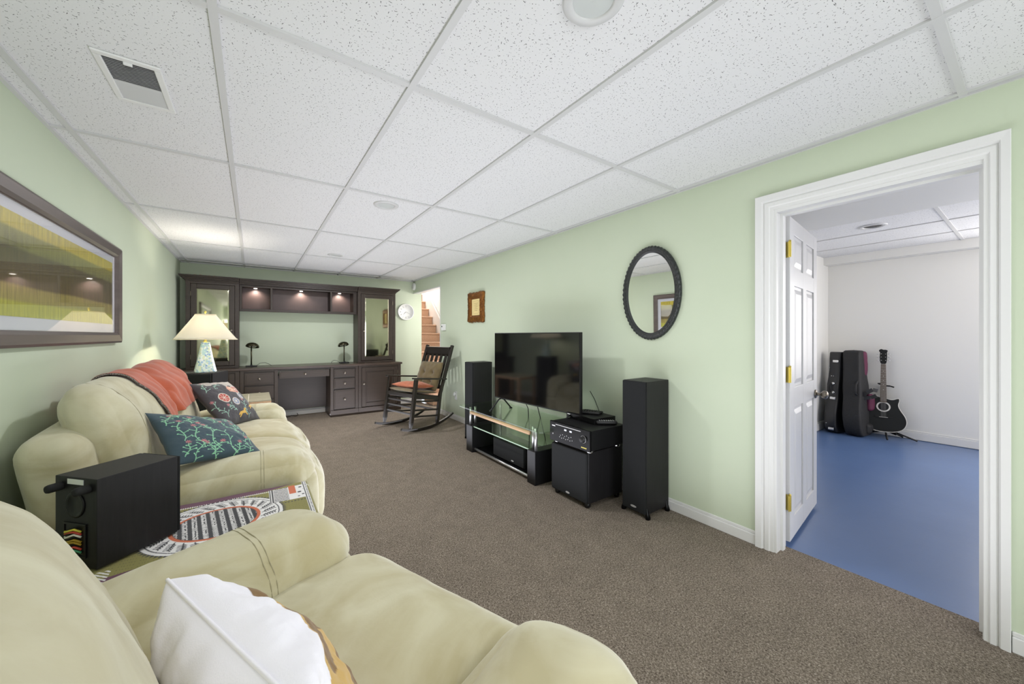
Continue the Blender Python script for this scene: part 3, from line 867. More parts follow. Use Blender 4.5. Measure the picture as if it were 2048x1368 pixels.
# ---- pillows
def paint_canvas(n, m, base):
    return np.tile(np.array(base[:3], float), (n, m, 1))
class Brush:
    """paints into an array sampled at grid vertices; coordinates in metres"""
    def __init__(s, X, Y, base):
        s.X, s.Y = X, Y; s.A = np.zeros(X.shape + (3,)); s.A[:] = base[:3]
    def mask(s, m, c): s.A[m] = c[:3]
    def disc(s, x, y, r, c, sy=1.): s.mask((s.X - x) ** 2 + ((s.Y - y) / sy) ** 2 < r * r, c)
    def ring(s, x, y, r0, r1, c):
        d = np.hypot(s.X - x, s.Y - y); s.mask((d > r0) & (d < r1), c)
    def line(s, pts, w, c):
        for (x0, y0), (x1, y1) in zip(pts[:-1], pts[1:]):
            dx, dy = x1 - x0, y1 - y0; L2 = dx * dx + dy * dy + 1e-12
            t = np.clip(((s.X - x0) * dx + (s.Y - y0) * dy) / L2, 0, 1)
            s.mask((s.X - x0 - t * dx) ** 2 + (s.Y - y0 - t * dy) ** 2 < w * w, c)
    def poly(s, pts, c):
        ins = np.zeros(s.X.shape, bool); n = len(pts)
        for i in range(n):
            x0, y0 = pts[i]; x1, y1 = pts[(i + 1) % n]
            cond = ((y0 > s.Y) != (y1 > s.Y)) & (s.X < (x1 - x0) * (s.Y - y0) / ((y1 - y0) + 1e-12) + x0)
            ins ^= cond
        s.mask(ins, c)
def set_paint(o, cols):
    me = o.data; at = me.color_attributes.new('paint', 'FLOAT_COLOR', 'POINT')
    a = np.ones((len(me.vertices), 4), np.float32); a[:, :3] = cols
    at.data.foreach_set('color', a.ravel())

def pillow(name, label, corners, th, n, mater, painter=None, back=None, cat='pillow', group=None, sag=0., seed=0., pinch=.10, wr=.006, ears=True, flip=1, tshape=(2.2, .55), root=None):
    A, B, Cc, D = [Vector(p) for p in corners]     # top-left, top-right, bottom-right, bottom-left
    ctr = (A + B + Cc + D) / 4
    zmin = min(p.z for p in (A, B, Cc, D))
    t = thing(name, label, cat, (ctr.x, ctr.y, zmin), 0, group)
    nr = ((B - A).cross(D - A)).normalized() * flip
    up = 1
    S = np.linspace(-1, 1, n + 1); S = np.sin(S * PI / 2) * .35 + S * .65
    mb = MB(); cols = []
    def P(s_, t_, side):
        ee = pinch
        ps = s_ * (1 - ee * (1 - t_ * t_) * abs(s_) ** 2 * .9) if True else s_
        pt = t_ * (1 - ee * (1 - s_ * s_) * abs(t_) ** 2 * .9)
        a = (ps + 1) / 2; b = (pt + 1) / 2
        base = A.lerp(B, a).lerp(D.lerp(Cc, a), b)
        h = th / 2 * max(0, 1 - abs(s_) ** tshape[0]) ** tshape[1] * max(0, 1 - abs(t_) ** tshape[0]) ** tshape[1]
        w = wr * noise.fractal(Vector((s_ * 2.2 + seed, t_ * 2.2, seed + side)), 1, 2, 4) * min(1, h * 30)
        rad_ = wr * .8 * math.sin(14 * math.atan2(t_, s_) + seed) * (s_ * s_ + t_ * t_) * .5 * min(1, h * 30)
        return base + nr * (side * (h + w + rad_)) - Vector((0, 0, sag * (1 - s_ * s_) * (1 - t_ * t_)))
    idx = {}
    for side in (1, -1):
        for i in range(n + 1):
            for j in range(n + 1):
                edge_ = i in (0, n) or j in (0, n)
                if side == -1 and edge_: idx[(side, i, j)] = idx[(1, i, j)]; continue
                p = P(S[i], S[j], side if not edge_ else 0)
                idx[(side, i, j)] = len(mb.v); mb.v.append((p.x - ctr.x, p.y - ctr.y, p.z - zmin))
    for side in (1, -1):
        for i in range(n):
            for j in range(n):
                q = (idx[(side, i, j)], idx[(side, i + 1, j)], idx[(side, i + 1, j + 1)], idx[(side, i, j + 1)])
                mb.f.append(q if side > 0 else q[::-1])
    o = mb.build('pillow_cover', M[mater] if mater in M else mater, t, smooth=True)
    if painter is not None:
        X, Y = np.meshgrid(S, S, indexing='ij')
        cf = painter(X, Y); cb = back if back is not None else cf[0, 0]
        cols = np.zeros((len(mb.v), 3)); cols[:] = cb[:3]
        for i in range(n + 1):
            for j in range(n + 1): cols[idx[(1, i, j)]] = cf[i, j]
        set_paint(o, cols)
    # piping round the rim
    rim = [mb.v[idx[(1, i, 0)]] for i in range(n + 1)] + [mb.v[idx[(1, n, j)]] for j in range(1, n + 1)] + [mb.v[idx[(1, i, n)]] for i in range(n - 1, -1, -1)] + [mb.v[idx[(1, 0, j)]] for j in range(n - 1, 0, -1)]
    return t, o, rim

M['embroid'] = vcol_mat('embroidered_cotton')
TEAL = srgb(52, 72, 82); GRN = srgb(138, 196, 156); PINK = srgb(188, 122, 124); DK = srgb(64, 62, 66)
def sprig(b, x, y, L, ang, rs, leafc=GRN, flower=True):
    ca, sa = math.cos(ang), math.sin(ang)
    pts = []
    for k in range(9):
        t = k / 8 * L; w = .05 * L * math.sin(k * .9 + rs) * 1.4
        pts.append((x + ca * t - sa * w, y + sa * t + ca * w))
    b.line(pts, .0095, leafc)
    for k in range(1, 8):
        px, py = pts[k]; sd = 1 if k % 2 else -1
        a = ang + sd * 1.0
        l = .10 * (1 + .6 * math.sin(k + rs))
        qx, qy = px + math.cos(a) * l, py + math.sin(a) * l
        b.line([(px, py), (qx, qy)], .008, leafc); b.disc(qx, qy, .018, leafc)
    if flower:
        fx, fy = pts[-1][0] + ca * .05, pts[-1][1] + sa * .05
        for q in range(7):
            a = q * .9
            b.line([(fx, fy), (fx + math.cos(a) * .055, fy + math.sin(a) * .055)], .009, PINK)
        b.disc(fx, fy, .018, srgb(150, 84, 92))
def teal_paint(X, Y):
    b = Brush(X, Y, TEAL)
    b.line([(-1, -.62), (1, -.62)], .006, srgb(34, 48, 56))
    # x: left to right, y: top(-1) to bottom(+1)
    for i, (x, y, L, a) in enumerate(((-.72, .35, .75, -1.5), (-.42, .65, .8, -1.6), (-.02, .85, 1.15, -1.75), (.36, .9, 1.2, -1.95), (.85, .62, 1.15, -2.05), (.82, -.05, .55, -1.9), (-.9, -.35, .4, -1.1), (.55, .2, .5, -1.5), (-.75, .85, .4, -1.3), (.12, -.35, .3, -1.2), (-.42, -.3, .3, -1.4), (-.6, 1.0, .55, -1.2), (-.1, 1.02, .5, -1.9), (.3, 1.0, .4, -1.2), (.62, 1.02, .6, -1.5), (-.25, .9, .45, -1.0), (.05, -.55, .25, -1.6), (.5, -.5, .3, -1.3), (-.55, -.62, .25, -1.8))):
        sprig(b, x, y, L, a, i * 1.3)
    return b.A
def dark_paint(X, Y):
    b = Brush(X, Y, DK)
    W = srgb(206, 198, 184)
    rd, bl = srgb(178, 74, 62), srgb(112, 128, 160)
    for (x, y, r_, c) in ((-.42, .02, .19, rd), (.52, -.34, .17, rd), (-.02, .25, .125, bl), (.42, .02, .125, bl)):
        b.disc(x, y, r_ + .03, W); b.disc(x, y, r_, c)
        for q in range(4):
            a = q * PI / 4 + .3
            b.line([(x - math.cos(a) * r_, y - math.sin(a) * r_), (x + math.cos(a) * r_, y + math.sin(a) * r_)], .009, W)
    for i, (x, y, L, a) in enumerate(((-.7, .75, .7, -1.9), (.25, .95, .7, -1.5), (-.2, .6, .35, -2.4), (.75, .4, .35, -1.2), (-.85, -.4, .5, -1.2), (-.45, -.45, .4, -.8))):
        sprig(b, x, y, L, a, i * 1.7, leafc=srgb(150, 190, 170))
    OC = srgb(206, 166, 74)
    for (x, y, s) in ((.02, .72, .42), (.68, .50, .40)):
        P_ = [(-.5, .08), (-.3, -.08), (.12, -.10), (.25, -.32), (.42, -.30), (.52, -.2), (.38, -.14), (.34, .05), (.50, .30), (.42, .36), (.24, .14), (-.16, .14), (-.42, .38), (-.5, .34), (-.34, .12), (-.56, .2)]
        b.poly([(x + a_ * s, y + c_ * s) for a_, c_ in P_], OC)
    b.poly([(.0, -.35), (.1, -.5), (.45, -.42), (.5, -.28), (.3, -.15), (.05, -.2)], srgb(196, 140, 116))
    for k in range(40):
        a = random.random() * 6.28; x, y = .25 + .22 * math.cos(a) * random.random(), -.33 + .13 * math.sin(a) * random.random()
        b.disc(x, y, .018, srgb(232, 196, 168))
    # paler blended band along the top
    n = np.vectorize(lambda x, y: noise.noise(Vector((x * 7, y * 3, 3.3))))(X, Y)
    m = (Y < -.68 + .12 * n + .16 * (X > .1)) & (X > -.62)
    b.A[m] = b.A[m] * .35 + np.array(srgb(206, 198, 188)[:3]) * .65
    return b.A
pillow('throw_pillow', 'teal pillow embroidered with green sprigs, behind the near arm of the sofa', ((-.431, 2.498, .83), (-.107, 2.78, .695), (.045, 2.44, .562), (-.30, 2.25, .615)), .12, 200, 'embroid', teal_paint, srgb(46, 62, 70), group=None, seed=1.2, pinch=.07, flip=-1)
pillow('throw_pillow', 'charcoal pillow embroidered with red and blue wheels, against the far arm of the sofa', ((-.41, 3.74, .835), (-.18, 4.10, .80), (.05, 3.80, .50), (-.17, 3.43, .53)), .15, 200, 'embroid', dark_paint, srgb(50, 48, 52), seed=4.2, pinch=.07, flip=-1)

def fur_paint(X, Y):
    b = Brush(X, Y, srgb(238, 236, 243))
    OC = srgb(196, 160, 88); BR = srgb(124, 92, 44)
    nn = np.vectorize(lambda x, y: noise.noise(Vector((x * 9, y * 9, 1.3))))(X, Y) * .03
    m = (Y + nn > -.66 + .35 * (X + .5) ** 2 * (X < -.5)) & (X + nn > -.72) & (X < .93) & (Y < .9)
    b.mask(m, OC)
    for (x, y, rx, ry) in ((-.42, -.55, .30, .10), (.12, -.5, .20, .16), (.5, -.55, .24, .10), (-.1, -.1, .3, .2), (.5, .0, .25, .3), (-.5, .2, .2, .3), (.1, .5, .3, .2)):
        b.mask((((X - x) / rx) ** 2 + ((Y - y) / ry) ** 2 + nn * 8 < 1) & m, BR)
    return b.A
wp, wo, rim = pillow('throw_pillow', 'white linen pillow with ochre and brown furry front, on the recliner in the foreground', ((-.135, .965, .735), (.055, .51, .745), (.150, .555, .465), (-.035, 1.01, .465)), .19, 150, vcol_mat('linen_and_fur', bump=.35, bscale=420), fur_paint, srgb(238, 236, 243), seed=8.1, pinch=.06, flip=1, wr=.010, tshape=(2.6, .45))
MB().tube(rim, .0035, 6, closed=True).build('piping', M['white_linen'], wp, smooth=True)

# ============================================================ TABLES, CLOTH, REAR SPEAKERS, LAMP
st_ = thing('side_table', 'low side table between the two sage sofas, hidden under a block-printed cloth', 'table', (-.25, 1.85, 0))
MB().box(-.44, .44, -.245, .245, .448, .474).build('table_top', M['wood'], st_, bevel=.003)
for sx in (-1, 1):
    for sy in (-1, 1):
        MB().box(sx * .41 - .022, sx * .41 + .022, sy * .215 - .022, sy * .215 + .022, 0, .448).build('leg', M['wood'], st_, bevel=.002)
CX0, CX1, CY0, CY1, CZ = -.705, .215, 1.585, 2.115, .477
NX_, NY_ = 560, 330
gx = np.linspace(CX0 - .02, CX1 + .15, NX_ + 1); gy = np.linspace(CY0 - .03, CY1 + .012, NY_ + 1)
GX, GY = np.meshgrid(gx, gy, indexing='ij')
OLV = srgb(128, 122, 58); MAR = srgb(92, 48, 72); WHT = srgb(226, 224, 222); BLK = srgb(42, 42, 48); ORG = srgb(196, 98, 58)
b = Brush(GX, GY, OLV)
rn = np.random.RandomState(3)
# fine dotted stitching over the olive ground
m_ = (np.sin(GX * 900) > .75) & (np.abs(np.sin(GY * 160 + GX * 30)) > .93); b.mask(m_, srgb(88, 84, 44))
# maroon border bands
b.mask((GY > CY1 - .050 + .05 * np.clip((GX - .02) / .14, 0, 1)) & (GX < .16), MAR)
b.poly([(-.72, 1.50), (-.10, 1.50), (.04, 1.66), (-.05, 1.655), (-.24, 1.64), (-.42, 1.60), (-.50, 1.66), (-.72, 1.66)], MAR)
b.mask(np.abs(GY - (CY1 - .052)) + .010 * np.abs(np.sin(GX * 420)) < .010, WHT)
cx_, cy_ = -.115, 1.842
d = np.hypot(GX - cx_, GY - cy_); an = np.arctan2(GY - cy_, GX - cx_)
b.mask(d < .226 + .006 * np.sin(an * 90), BLK); b.mask(d < .219, WHT)
b.mask((d > .203) & (d < .207), BLK)
for k in range(26):                 # leafy black twigs round the white ring
    a0 = k * 2 * PI / 26
    r0, r1 = .146, .192
    p0 = (cx_ + r0 * math.cos(a0), cy_ + r0 * math.sin(a0)); a1 = a0 + .16; p1 = (cx_ + r1 * math.cos(a1), cy_ + r1 * math.sin(a1))
    b.line([p0, p1], .0022, BLK)
    for q in range(1, 6):
        f_ = q / 5.5; px, py = p0[0] + (p1[0] - p0[0]) * f_, p0[1] + (p1[1] - p0[1]) * f_
        for s_ in (-1, 1):
            aa = a1 + s_ * 1.1; b.line([(px, py), (px + .014 * math.cos(aa), py + .014 * math.sin(aa))], .0021, BLK)
b.mask(d < .141, ORG); b.mask(d < .129, BLK)
u = (GX - cx_) * math.cos(.12) + (GY - cy_) * math.sin(.12); v = -(GX - cx_) * math.sin(.12) + (GY - cy_) * math.cos(.12)
per = .0285; cu = np.floor(u / per); fu = u / per - cu
rv = .0105; cv = np.floor((v + .004 * cu) / rv); fv = (v + .004 * cu) / rv - cv
hsh = np.abs(np.sin(cu * 12.9898 + cv * 78.233) * 43758.5453) % 1
blk = (d < .127) & (fu > .42) & (fu < .96) & (fv > .22) & ~((hsh > .5) & (np.abs(fu - .62 - .15 * hsh) < .07)) & ~((hsh < .35) & (fv > .45) & (fv < .62))
b.mask(blk, WHT)
# patterned patch at the right end
b.mask((GX > .060) & (GX < .215) & (GY > 1.915) & (GY < 2.08), WHT)
zz = np.abs(((GX * 55) % 1) - .5) * 2
b.mask((GX > .078) & (GX < .135) & (GY > 1.915) & (GY < 2.08) & (((GY * 62 + zz * .9) % 1) < .48), BLK)
b.mask(((np.abs(GX - .064) < .002) | (np.abs(GX - .073) < .002)) & (GY > 1.915) & (GY < 2.08), BLK)
b.mask((GX > .138) & (GX < .166) & (GY > 1.985) & (GY < 2.09), ORG)
for (x, y, r_) in ((.185, 2.05, .007), (.20, 2.02, .006), (.178, 1.99, .008), (.19, 1.955, .006), (.172, 1.94, .005)): b.disc(x, y, r_, BLK)
b.mask((GX > .10) & (GX < .21) & (np.abs(GY - 1.893) < .004) & (np.sin(GX * 500) > -.2), BLK)
b.mask((GX > .03) & (GX < .19) & (np.abs(GY - (1.70 + .10 * (GX - .03))) < .008), WHT)
b.mask((GX > .03) & (GX < .19) & (np.abs(GY - (1.70 + .10 * (GX - .03))) < .008) & (np.sin(GX * 380) > .1), BLK)
b.mask((GX > .196) & (GX < .214), WHT); b.mask(((GX > .199) & (GX < .203)) | ((GX > .207) & (GX < .212) & (np.sin(GY * 420) > 0)), BLK)
b.mask((GX > -.50) & (GX < -.36) & (GY > 1.56) & (GY < 1.66) & (((GX * 60 + GY * 60) % 1) < .45), WHT)
cl = thing('tablecloth', 'block-printed cloth with a black and white medallion spread over the side table', 'tablecloth', (-.25, 1.85, 0))
Z = CZ + .0012 * np.sin(GX * 23 + GY * 7)
PX, PY = GX.copy(), GY.copy()
ov = np.maximum(GX - CX1, 0); PX = np.where(ov > 0, CX1 + np.minimum(ov, .012) * .8, GX); Z = Z - np.maximum(ov - .004, 0)
PX = PX + np.where(ov > .02, .006 * np.sin(GY * 60) * (ov / .15), 0)
ov = np.maximum(CY0 - GY, 0); PY = np.where(ov > 0, CY0 - np.minimum(ov, .008) * .8, PY); Z = Z - np.maximum(ov - .003, 0)
ov = np.maximum(GY - CY1, 0); Z = Z - ov * .8
mb = MB(); mb.v = [tuple(p) for p in np.stack([PX + .25, PY - 1.85, Z], -1).reshape(-1, 3)]
w_ = NY_ + 1
mb.f = [(i * w_ + j, (i + 1) * w_ + j, (i + 1) * w_ + j + 1, i * w_ + j + 1) for i in range(NX_) for j in range(NY_)]
o = mb.build('cloth', vcol_mat('block_printed_cotton', .9, .25, 700), cl, smooth=True, recalc=False)
set_paint(o, b.A.reshape(-1, 3))

def badge(parent, x, y, z, w=.034, h=.012, axis='-y'):
    m = MB()
    pts = [(math.cos(t) * w / 2, math.sin(t) * h / 2) for t in np.linspace(0, 2 * PI, 20, endpoint=False)]
    if axis == '-y': m.prism([(x + a, z + c) for a, c in pts], y - .0025, y + .001, 'xz')
    else: m.prism([(y + a, z + c) for a, c in pts], x - .0025, x + .001, 'yz')
    return m.build('badge', M['badge'], parent, bevel=.0008)

# bookshelf speaker standing on the cloth, its back towards the camera
bs = thing('bookshelf_speaker', 'black bookshelf speaker seen from behind, standing on the patterned cloth between the sofas', 'speaker', (-.367, 1.815, .4795), R(43))
SL, SW, SH = .240, .178, .282
cab = MB(); x0 = -SL / 2
cab.box(x0, SL / 2 - .012, -SW / 2, SW / 2, .004, SH)
cab.build('cabinet', M['black_wood'], bs, bevel=.002)
MB().box(SL / 2 - .011, SL / 2, -SW / 2 + .002, SW / 2 - .002, .006, SH - .002).build('grille', M['black_cloth'], bs, bevel=.004)
for sy in (-1, 1): MB().lathe([(.0125, 0), (.0135, .004), (.013, .030), (.011, .036), (.006, .038), (.001, .037)], (x0, sy * .058, SH - .030), '-x', 18).build('rubber_bumper', M['rubber'], bs, smooth=True)
MB().box(x0 - .0012, x0, -.034, .034, SH - .022, SH - .006).build('label_sticker', M['plastic_white'], bs)
pm = MB().lathe([(.040, 0), (.041, .002), (.036, .0035), (.030, .001), (.024, -.004), (.012, -.007), (.001, -.008)], (x0 - .0005, 0, SH - .085), '-x', 32)
pm.build('bass_port', M['black_satin'], bs, smooth=True)
tp = MB()
for (a_, c_, e_, f_) in ((-.048, .048, .035, .041), (-.048, .048, .134, .140), (-.048, -.042, .041, .134), (.042, .048, .041, .134)): tp.box(x0 - .004, x0, a_, c_, e_, f_)
tp.box(x0 - .0015, x0, -.042, .042, .041, .134)
tc_ = tp.build('terminal_cup', M['black_satin'], bs, bevel=.001)
wcol = {'yellow': srgb(214, 200, 70), 'red': srgb(196, 70, 56), 'white': srgb(225, 225, 215), 'green': srgb(70, 150, 110), 'ochre': srgb(170, 140, 40)}
for i, (cname, z_, bend) in enumerate((('yellow', .122, .03), ('red', .114, .02), ('white', .106, .025), ('ochre', .090, .02), ('ochre', .082, .028), ('red', .068, .022), ('green', .058, .018))):
    wm = mat('wire_' + cname, wcol[cname], .4)
    MB().tube([(x0 - .003, -.030, z_ - .006), (x0 - .012, -.015, z_ + .004), (x0 - .010 - bend * .3, .010, z_ - .003 + .004 * math.sin(i * 2)), (x0 - .006, .034, z_ - .010)], .0032, 8).build('wire', wm, tc_, smooth=True, label=cname + ' wire')

# rear pedestal speaker with the lit table lamp
rp_ = thing('tower_speaker', 'black tower speaker behind the far end of the sofa, carrying the lit lamp', 'speaker', (-.40, 4.735, 0), R(-22))
MB().box(-.145, .145, -.135, .145, .03, .848).box(-.13, .13, -.12, .13, 0, .03).build('cabinet', M['black_wood'], rp_, bevel=.003)
MB().box(-.135, .135, -.150, -.137, .04, .838).build('grille', M['black_cloth'], rp_, bevel=.004)
tl = thing('table_lamp', 'lit table lamp with cream pyramid shade and speckled glass base on a black speaker', 'lamp', (-.385, 4.735, .8485), R(10))
bm_ = MB()
def ring4(h, z, rr=.25):
    pts = []
    for sx, sy in ((1, 1), (-1, 1), (-1, -1), (1, -1)):
        for a in (0, 1):
            x, y = sx * h, sy * h; o_ = h * rr
            if (sx * sy > 0) == (a == 0): x -= sx * o_
            else: y -= sy * o_
            pts.append((x, y, z))
    # order round the square
    pts.sort(key=lambda p: math.atan2(p[1], p[0]))
    return pts
secs = [ring4(h, z) for h, z in ((.080, 0), (.083, .004), (.080, .02), (.068, .08), (.055, .15), (.044, .22), (.037, .27), (.034, .285), (.036, .289), (.030, .292))]
loft(secs).build('lamp_base', M['mosaic'], tl, bevel=.001)
MB().lathe([(.030, .291), (.018, .294), (.012, .300), (.012, .330), (.016, .334), (.016, .355)], (0, 0, 0), seg=16).build('lamp_neck', M['brass'], tl, smooth=True)
MB().lathe([(.016, .355), (.028, .375), (.034, .400), (.030, .425), (.015, .442), (.001, .446)], (0, 0, 0), seg=16).build('bulb', mat('lit_bulb', (1, 1, 1, 1), .4, emis=(1, .85, .62, 1), estr=14), tl, smooth=True)
MB().tube([(.016, 0, .352), (.06, 0, .40), (.06, 0, .50), (0, 0, .567)], .002, 6).tube([(-.016, 0, .352), (-.06, 0, .40), (-.06, 0, .50), (0, 0, .567)], .002, 6).lathe([(.003, .565), (.003, .575), (.009, .582), (.010, .592), (.004, .602), (.001, .604)], seg=12).build('harp', M['brass'], tl, smooth=True)
shd = MB(); NS_ = 14; rows_ = 14
def sq(h, z, k):       # six-sided-ish square with cut corners, scalloped
    pts = []
    for i in range(32):
        t = 2 * PI * i / 32 + PI / 4
        c_, s_ = math.cos(t), math.sin(t)
        n_ = 7.
        r_ = h / (abs(c_) ** n_ + abs(s_) ** n_) ** (1 / n_)
        pts.append((r_ * c_, r_ * s_, z))
    return pts
secs = []
for k in range(rows_ + 1):
    f_ = k / rows_; h = .235 + (.078 - .235) * (f_ ** .94); secs.append(sq(h, .322 + .242 * f_, k))
sh = loft(secs, cap=False)
so = sh.build('lamp_shade', M['shade'], tl, smooth=True)
sm_ = so.modifiers.new('solid', 'SOLIDIFY'); sm_.thickness = .0015
tr_ = MB().tube(secs[0], .004, 6, closed=True).tube(secs[-1], .0035, 6, closed=True)
tr_.build('shade_trim', mat('cream_trim', srgb(240, 228, 196), .8), so, smooth=True)
sp_ = MB()
for t in (45, 135, 225, 315):
    pts = [(a_ * math.cos(R(t)), a_ * math.sin(R(t)), z) for a_, z in ((.0775 * 1.28, .564), (.235 * 1.28, .322))]
light('table_lamp_bulb', 'POINT', (-.385, 4.735, .8485 + .41), 170, (1, .91, .79), .035)

et = thing('end_table', 'tile-topped end table past the far arm of the sofa', 'table', (-.04, 5.18, 0))
MB().box(-.205, .205, -.33, .33, .455, .492).build('apron', M['beech'], et, bevel=.004)
for (x0_, x1_) in ((-.205, -.004), (.004, .205)):
    for (y0_, y1_) in ((-.33, -.113), (-.107, .107), (.113, .33)):
        MB().box(x0_ + (.0 if x0_ < -.1 else 0), x1_, y0_, y1_, .492, .504).build('tile', M['tile'], et, bevel=.002)
MB().box(-.20, .20, -.325, .325, .491, .501).build('grout', M['grout'], et)
for sx in (-1, 1):
    for sy in (-1, 1): MB().box(sx * .18 - .02, sx * .18 + .02, sy * .30 - .02, sy * .30 + .02, 0, .455).build('leg', M['beech'], et, bevel=.002)

# ============================================================ ON THE WORKTOP AND WALLS
def desk_lamp(x, label, side):
    t = thing('desk_lamp', label, 'lamp', (x, 6.27, ZC))
    MB().box(-.066, .066, -.045, .045, 0, .018).box(-.014, .014, -.047, -.02, .004, .030).build('base', M['black_satin'], t, bevel=.002)
    MB().tube([(0, 0, .018), (0, 0, .275)], .0085, 12).build('pole', M['lamp_bronze'], t, smooth=True)
    d_ = [(.080 * math.cos(a), .062 * math.sin(a)) for a in np.linspace(0, PI / 2 - .01, 12)] + [(.001, .0621)]
    h = MB().lathe(d_, (0, 0, 0), seg=28, caps=False)
    o = h.build('dome_shade', M['lamp_bronze'], t, smooth=True, loc=(side * .012, -.006, .275), rot=(R(-14), R(side * 8), 0), recalc=False)
    q = o.modifiers.new('solid', 'SOLIDIFY'); q.thickness = .003
    MB().lathe([(.030, .0), (.046, .006), (.050, .012), (.040, .014), (.001, .014)], seg=20).build('reflector', M['chrome'], o, smooth=True)
    s = 1 if side > 0 else -1
    MB().tube([(s * .06, .01, .012), (s * .10, .02, .045), (s * .16, .03, .05), (s * .21, .02, .025), (s * .235, .01, .006)] if s > 0 else [(-.06, .01, .012), (-.10, .02, .04), (-.14, .03, .05), (-.17, .03, .03), (-.18, .03, .006)], .0028, 8).build('cord', M['cord'], t, smooth=True)
    return t
desk_lamp(-.018, 'small bronze dome desk lamp at the left end of the worktop', 1)
desk_lamp(1.172, 'small bronze dome desk lamp beside the right glass cabinet', -1)

ck = thing('wall_clock', 'round white wall clock to the right of the wall unit', 'clock', (2.236, YB, 1.628))
MB().lathe([(.146, 0), (.148, .012), (.144, .022), (.136, .026), (.132, .020), (.131, .014), (.001, .014)], (0, 0, 0), '-y', 48).build('clock_body', M['plastic_white'], ck, smooth=True)
nm = MB()
for k in range(60):
    a = k * PI / 30; l = .012 if k % 5 == 0 else .004; r1 = .120
    nm.beam((r1 * math.sin(a), -.0155, r1 * math.cos(a)), ((r1 - l) * math.sin(a), -.0155, (r1 - l) * math.cos(a)), .003 if k % 5 == 0 else .0014, .0012, up=(0, 1, 0))
dg = nm
for k in range(1, 13):                # slim roman-style strokes for the hours
    a = k * PI / 6; cx0, cz0 = .095 * math.sin(a), .095 * math.cos(a)
    seg7 = {'0': 'abcdef', '1': 'bc', '2': 'abged', '3': 'abgcd', '4': 'fgbc', '5': 'afgcd', '6': 'afgedc', '7': 'abc', '8': 'abcdefg', '9': 'abcfgd'}
    S7 = {'a': ((0, 1), (1, 1)), 'b': ((1, 1), (1, .5)), 'c': ((1, .5), (1, 0)), 'd': ((0, 0), (1, 0)), 'e': ((0, .5), (0, 0)), 'f': ((0, 1), (0, .5)), 'g': ((0, .5), (1, .5))}
    txt = str(k); wd = .010; gap = .004; tot = len(txt) * wd + (len(txt) - 1) * gap
    for n_, ch in enumerate(txt):
        ox_ = cx0 - tot / 2 + n_ * (wd + gap); oz_ = cz0 - .010
        for g_ in seg7[ch]:
            (xa, za), (xb, zb) = S7[g_]
            dg.beam((ox_ + xa * wd, -.0155, oz_ + za * .020), (ox_ + xb * wd, -.0155, oz_ + zb * .020), .0022, .0012, up=(0, 1, 0))
dg.build('dial_print', mat('grey_clock_print', srgb(168, 170, 172), .6), ck)
hd = mat('grey_clock_hand', srgb(150, 152, 154), .4)
for (a, l, w_) in ((R(222), .062, .006), (R(112), .095, .004)):
    MB().beam((0, -.019, 0), (l * math.sin(a), -.019, l * math.cos(a)), w_, .0015, up=(0, 1, 0), w2=w_ * .5).build('hand', hd, ck)

sd_ = thing('smoke_detector', 'round white detector high on the wall above the stair opening', 'detector', (XR, 6.46, 2.085))
MB().lathe([(.068, 0), (.070, .010), (.064, .026), (.048, .034), (.001, .036)], (0, 0, 0), '-x', 32).build('housing', M['plastic_white'], sd_, smooth=True)
MB().lathe([(.040, .034), (.043, .036), (.040, .039), (.034, .036)], (0, 0, 0), '-x', 32).build('grille_ring', M['grid'], sd_, smooth=True)

th = thing('thermostat', 'small white thermostat on the green wall between stair opening and gold frame', 'thermostat', (XR, 5.20, 1.33))
MB().box(-.028, 0, -.075, .055, -.045, .05).build('cover', M['plastic_white'], th, bevel=.006, seg=3)
MB().box(-.0295, -.0275, .012, .036, .004, .026).build('display', M['black_gloss'], th)

ou = thing('wall_outlet', 'white wall outlet with a plug-in night light beside the rocking chair', 'outlet', (XR, 4.80, .35))
MB().box(-.006, 0, -.036, .036, -.06, .06).build('cover_plate', M['plastic_white'], ou, bevel=.003)
MB().lathe([(.018, 0), (.026, .010), (.030, .022), (.022, .034), (.001, .038)], (-.004, 0, .022), '-x', 20).build('night_light', M['plastic_white'], ou, smooth=True)

# small gold frame
gf = thing('picture_frame', 'small ornate gold frame with a printed card, left of the television', 'picture', (XR, 4.20, 1.574))
w2, h2 = .212, .205
pts = []
for k in range(120):
    t = 2 * PI * k / 120; c_, s_ = math.cos(t), math.sin(t); n_ = 22
    r_ = 1 / (abs(c_) ** n_ + abs(s_) ** n_) ** (1 / n_)
    q = 1 + .018 * math.sin(t * 16) + .014 * math.sin(t * 34 + 1) - .02 * math.cos(4 * t)
    pts.append((c_ * r_ * w2 * .95 * q, s_ * r_ * h2 * .95 * q))
def fr(scale, x, rect=None):
    out = []
    for (a, c_) in pts:
        out.append((x, a * scale, c_ * scale))
    return out
def rectpts(wa, ha, x):
    out = []
    for k in range(120):
        t = 2 * PI * k / 120; c_, s_ = math.cos(t), math.sin(t); m_ = max(abs(c_), abs(s_))
        out.append((x, c_ / m_ * wa, s_ / m_ * ha))
    return out
secs = [fr(1, 0), fr(1.01, -.012), fr(.97, -.030), fr(.90, -.036), fr(.80, -.030), fr(.70, -.040), rectpts(.118, .118, -.030), rectpts(.108, .110, -.018), rectpts(.104, .106, -.018)]
lo = loft(secs, cap=False)
lo.v = [(x - (.004 * noise.noise(Vector((y * 60, z * 60, 1))) if x < -.01 else 0), y, z) for x, y, z in lo.v]
lo.build('frame', M['gold'], gf, smooth=True)
MB().box(-.014, 0, -.108, .108, -.110, .110).build('card', M['cream_paper'], gf)
tx = MB()
for k in range(9): tx.box(-.0150, -.0142, -.052 + .006 * (k % 3), .052 - .008 * ((k * 2) % 3), .052 - k * .0125, .0545 - k * .0125)
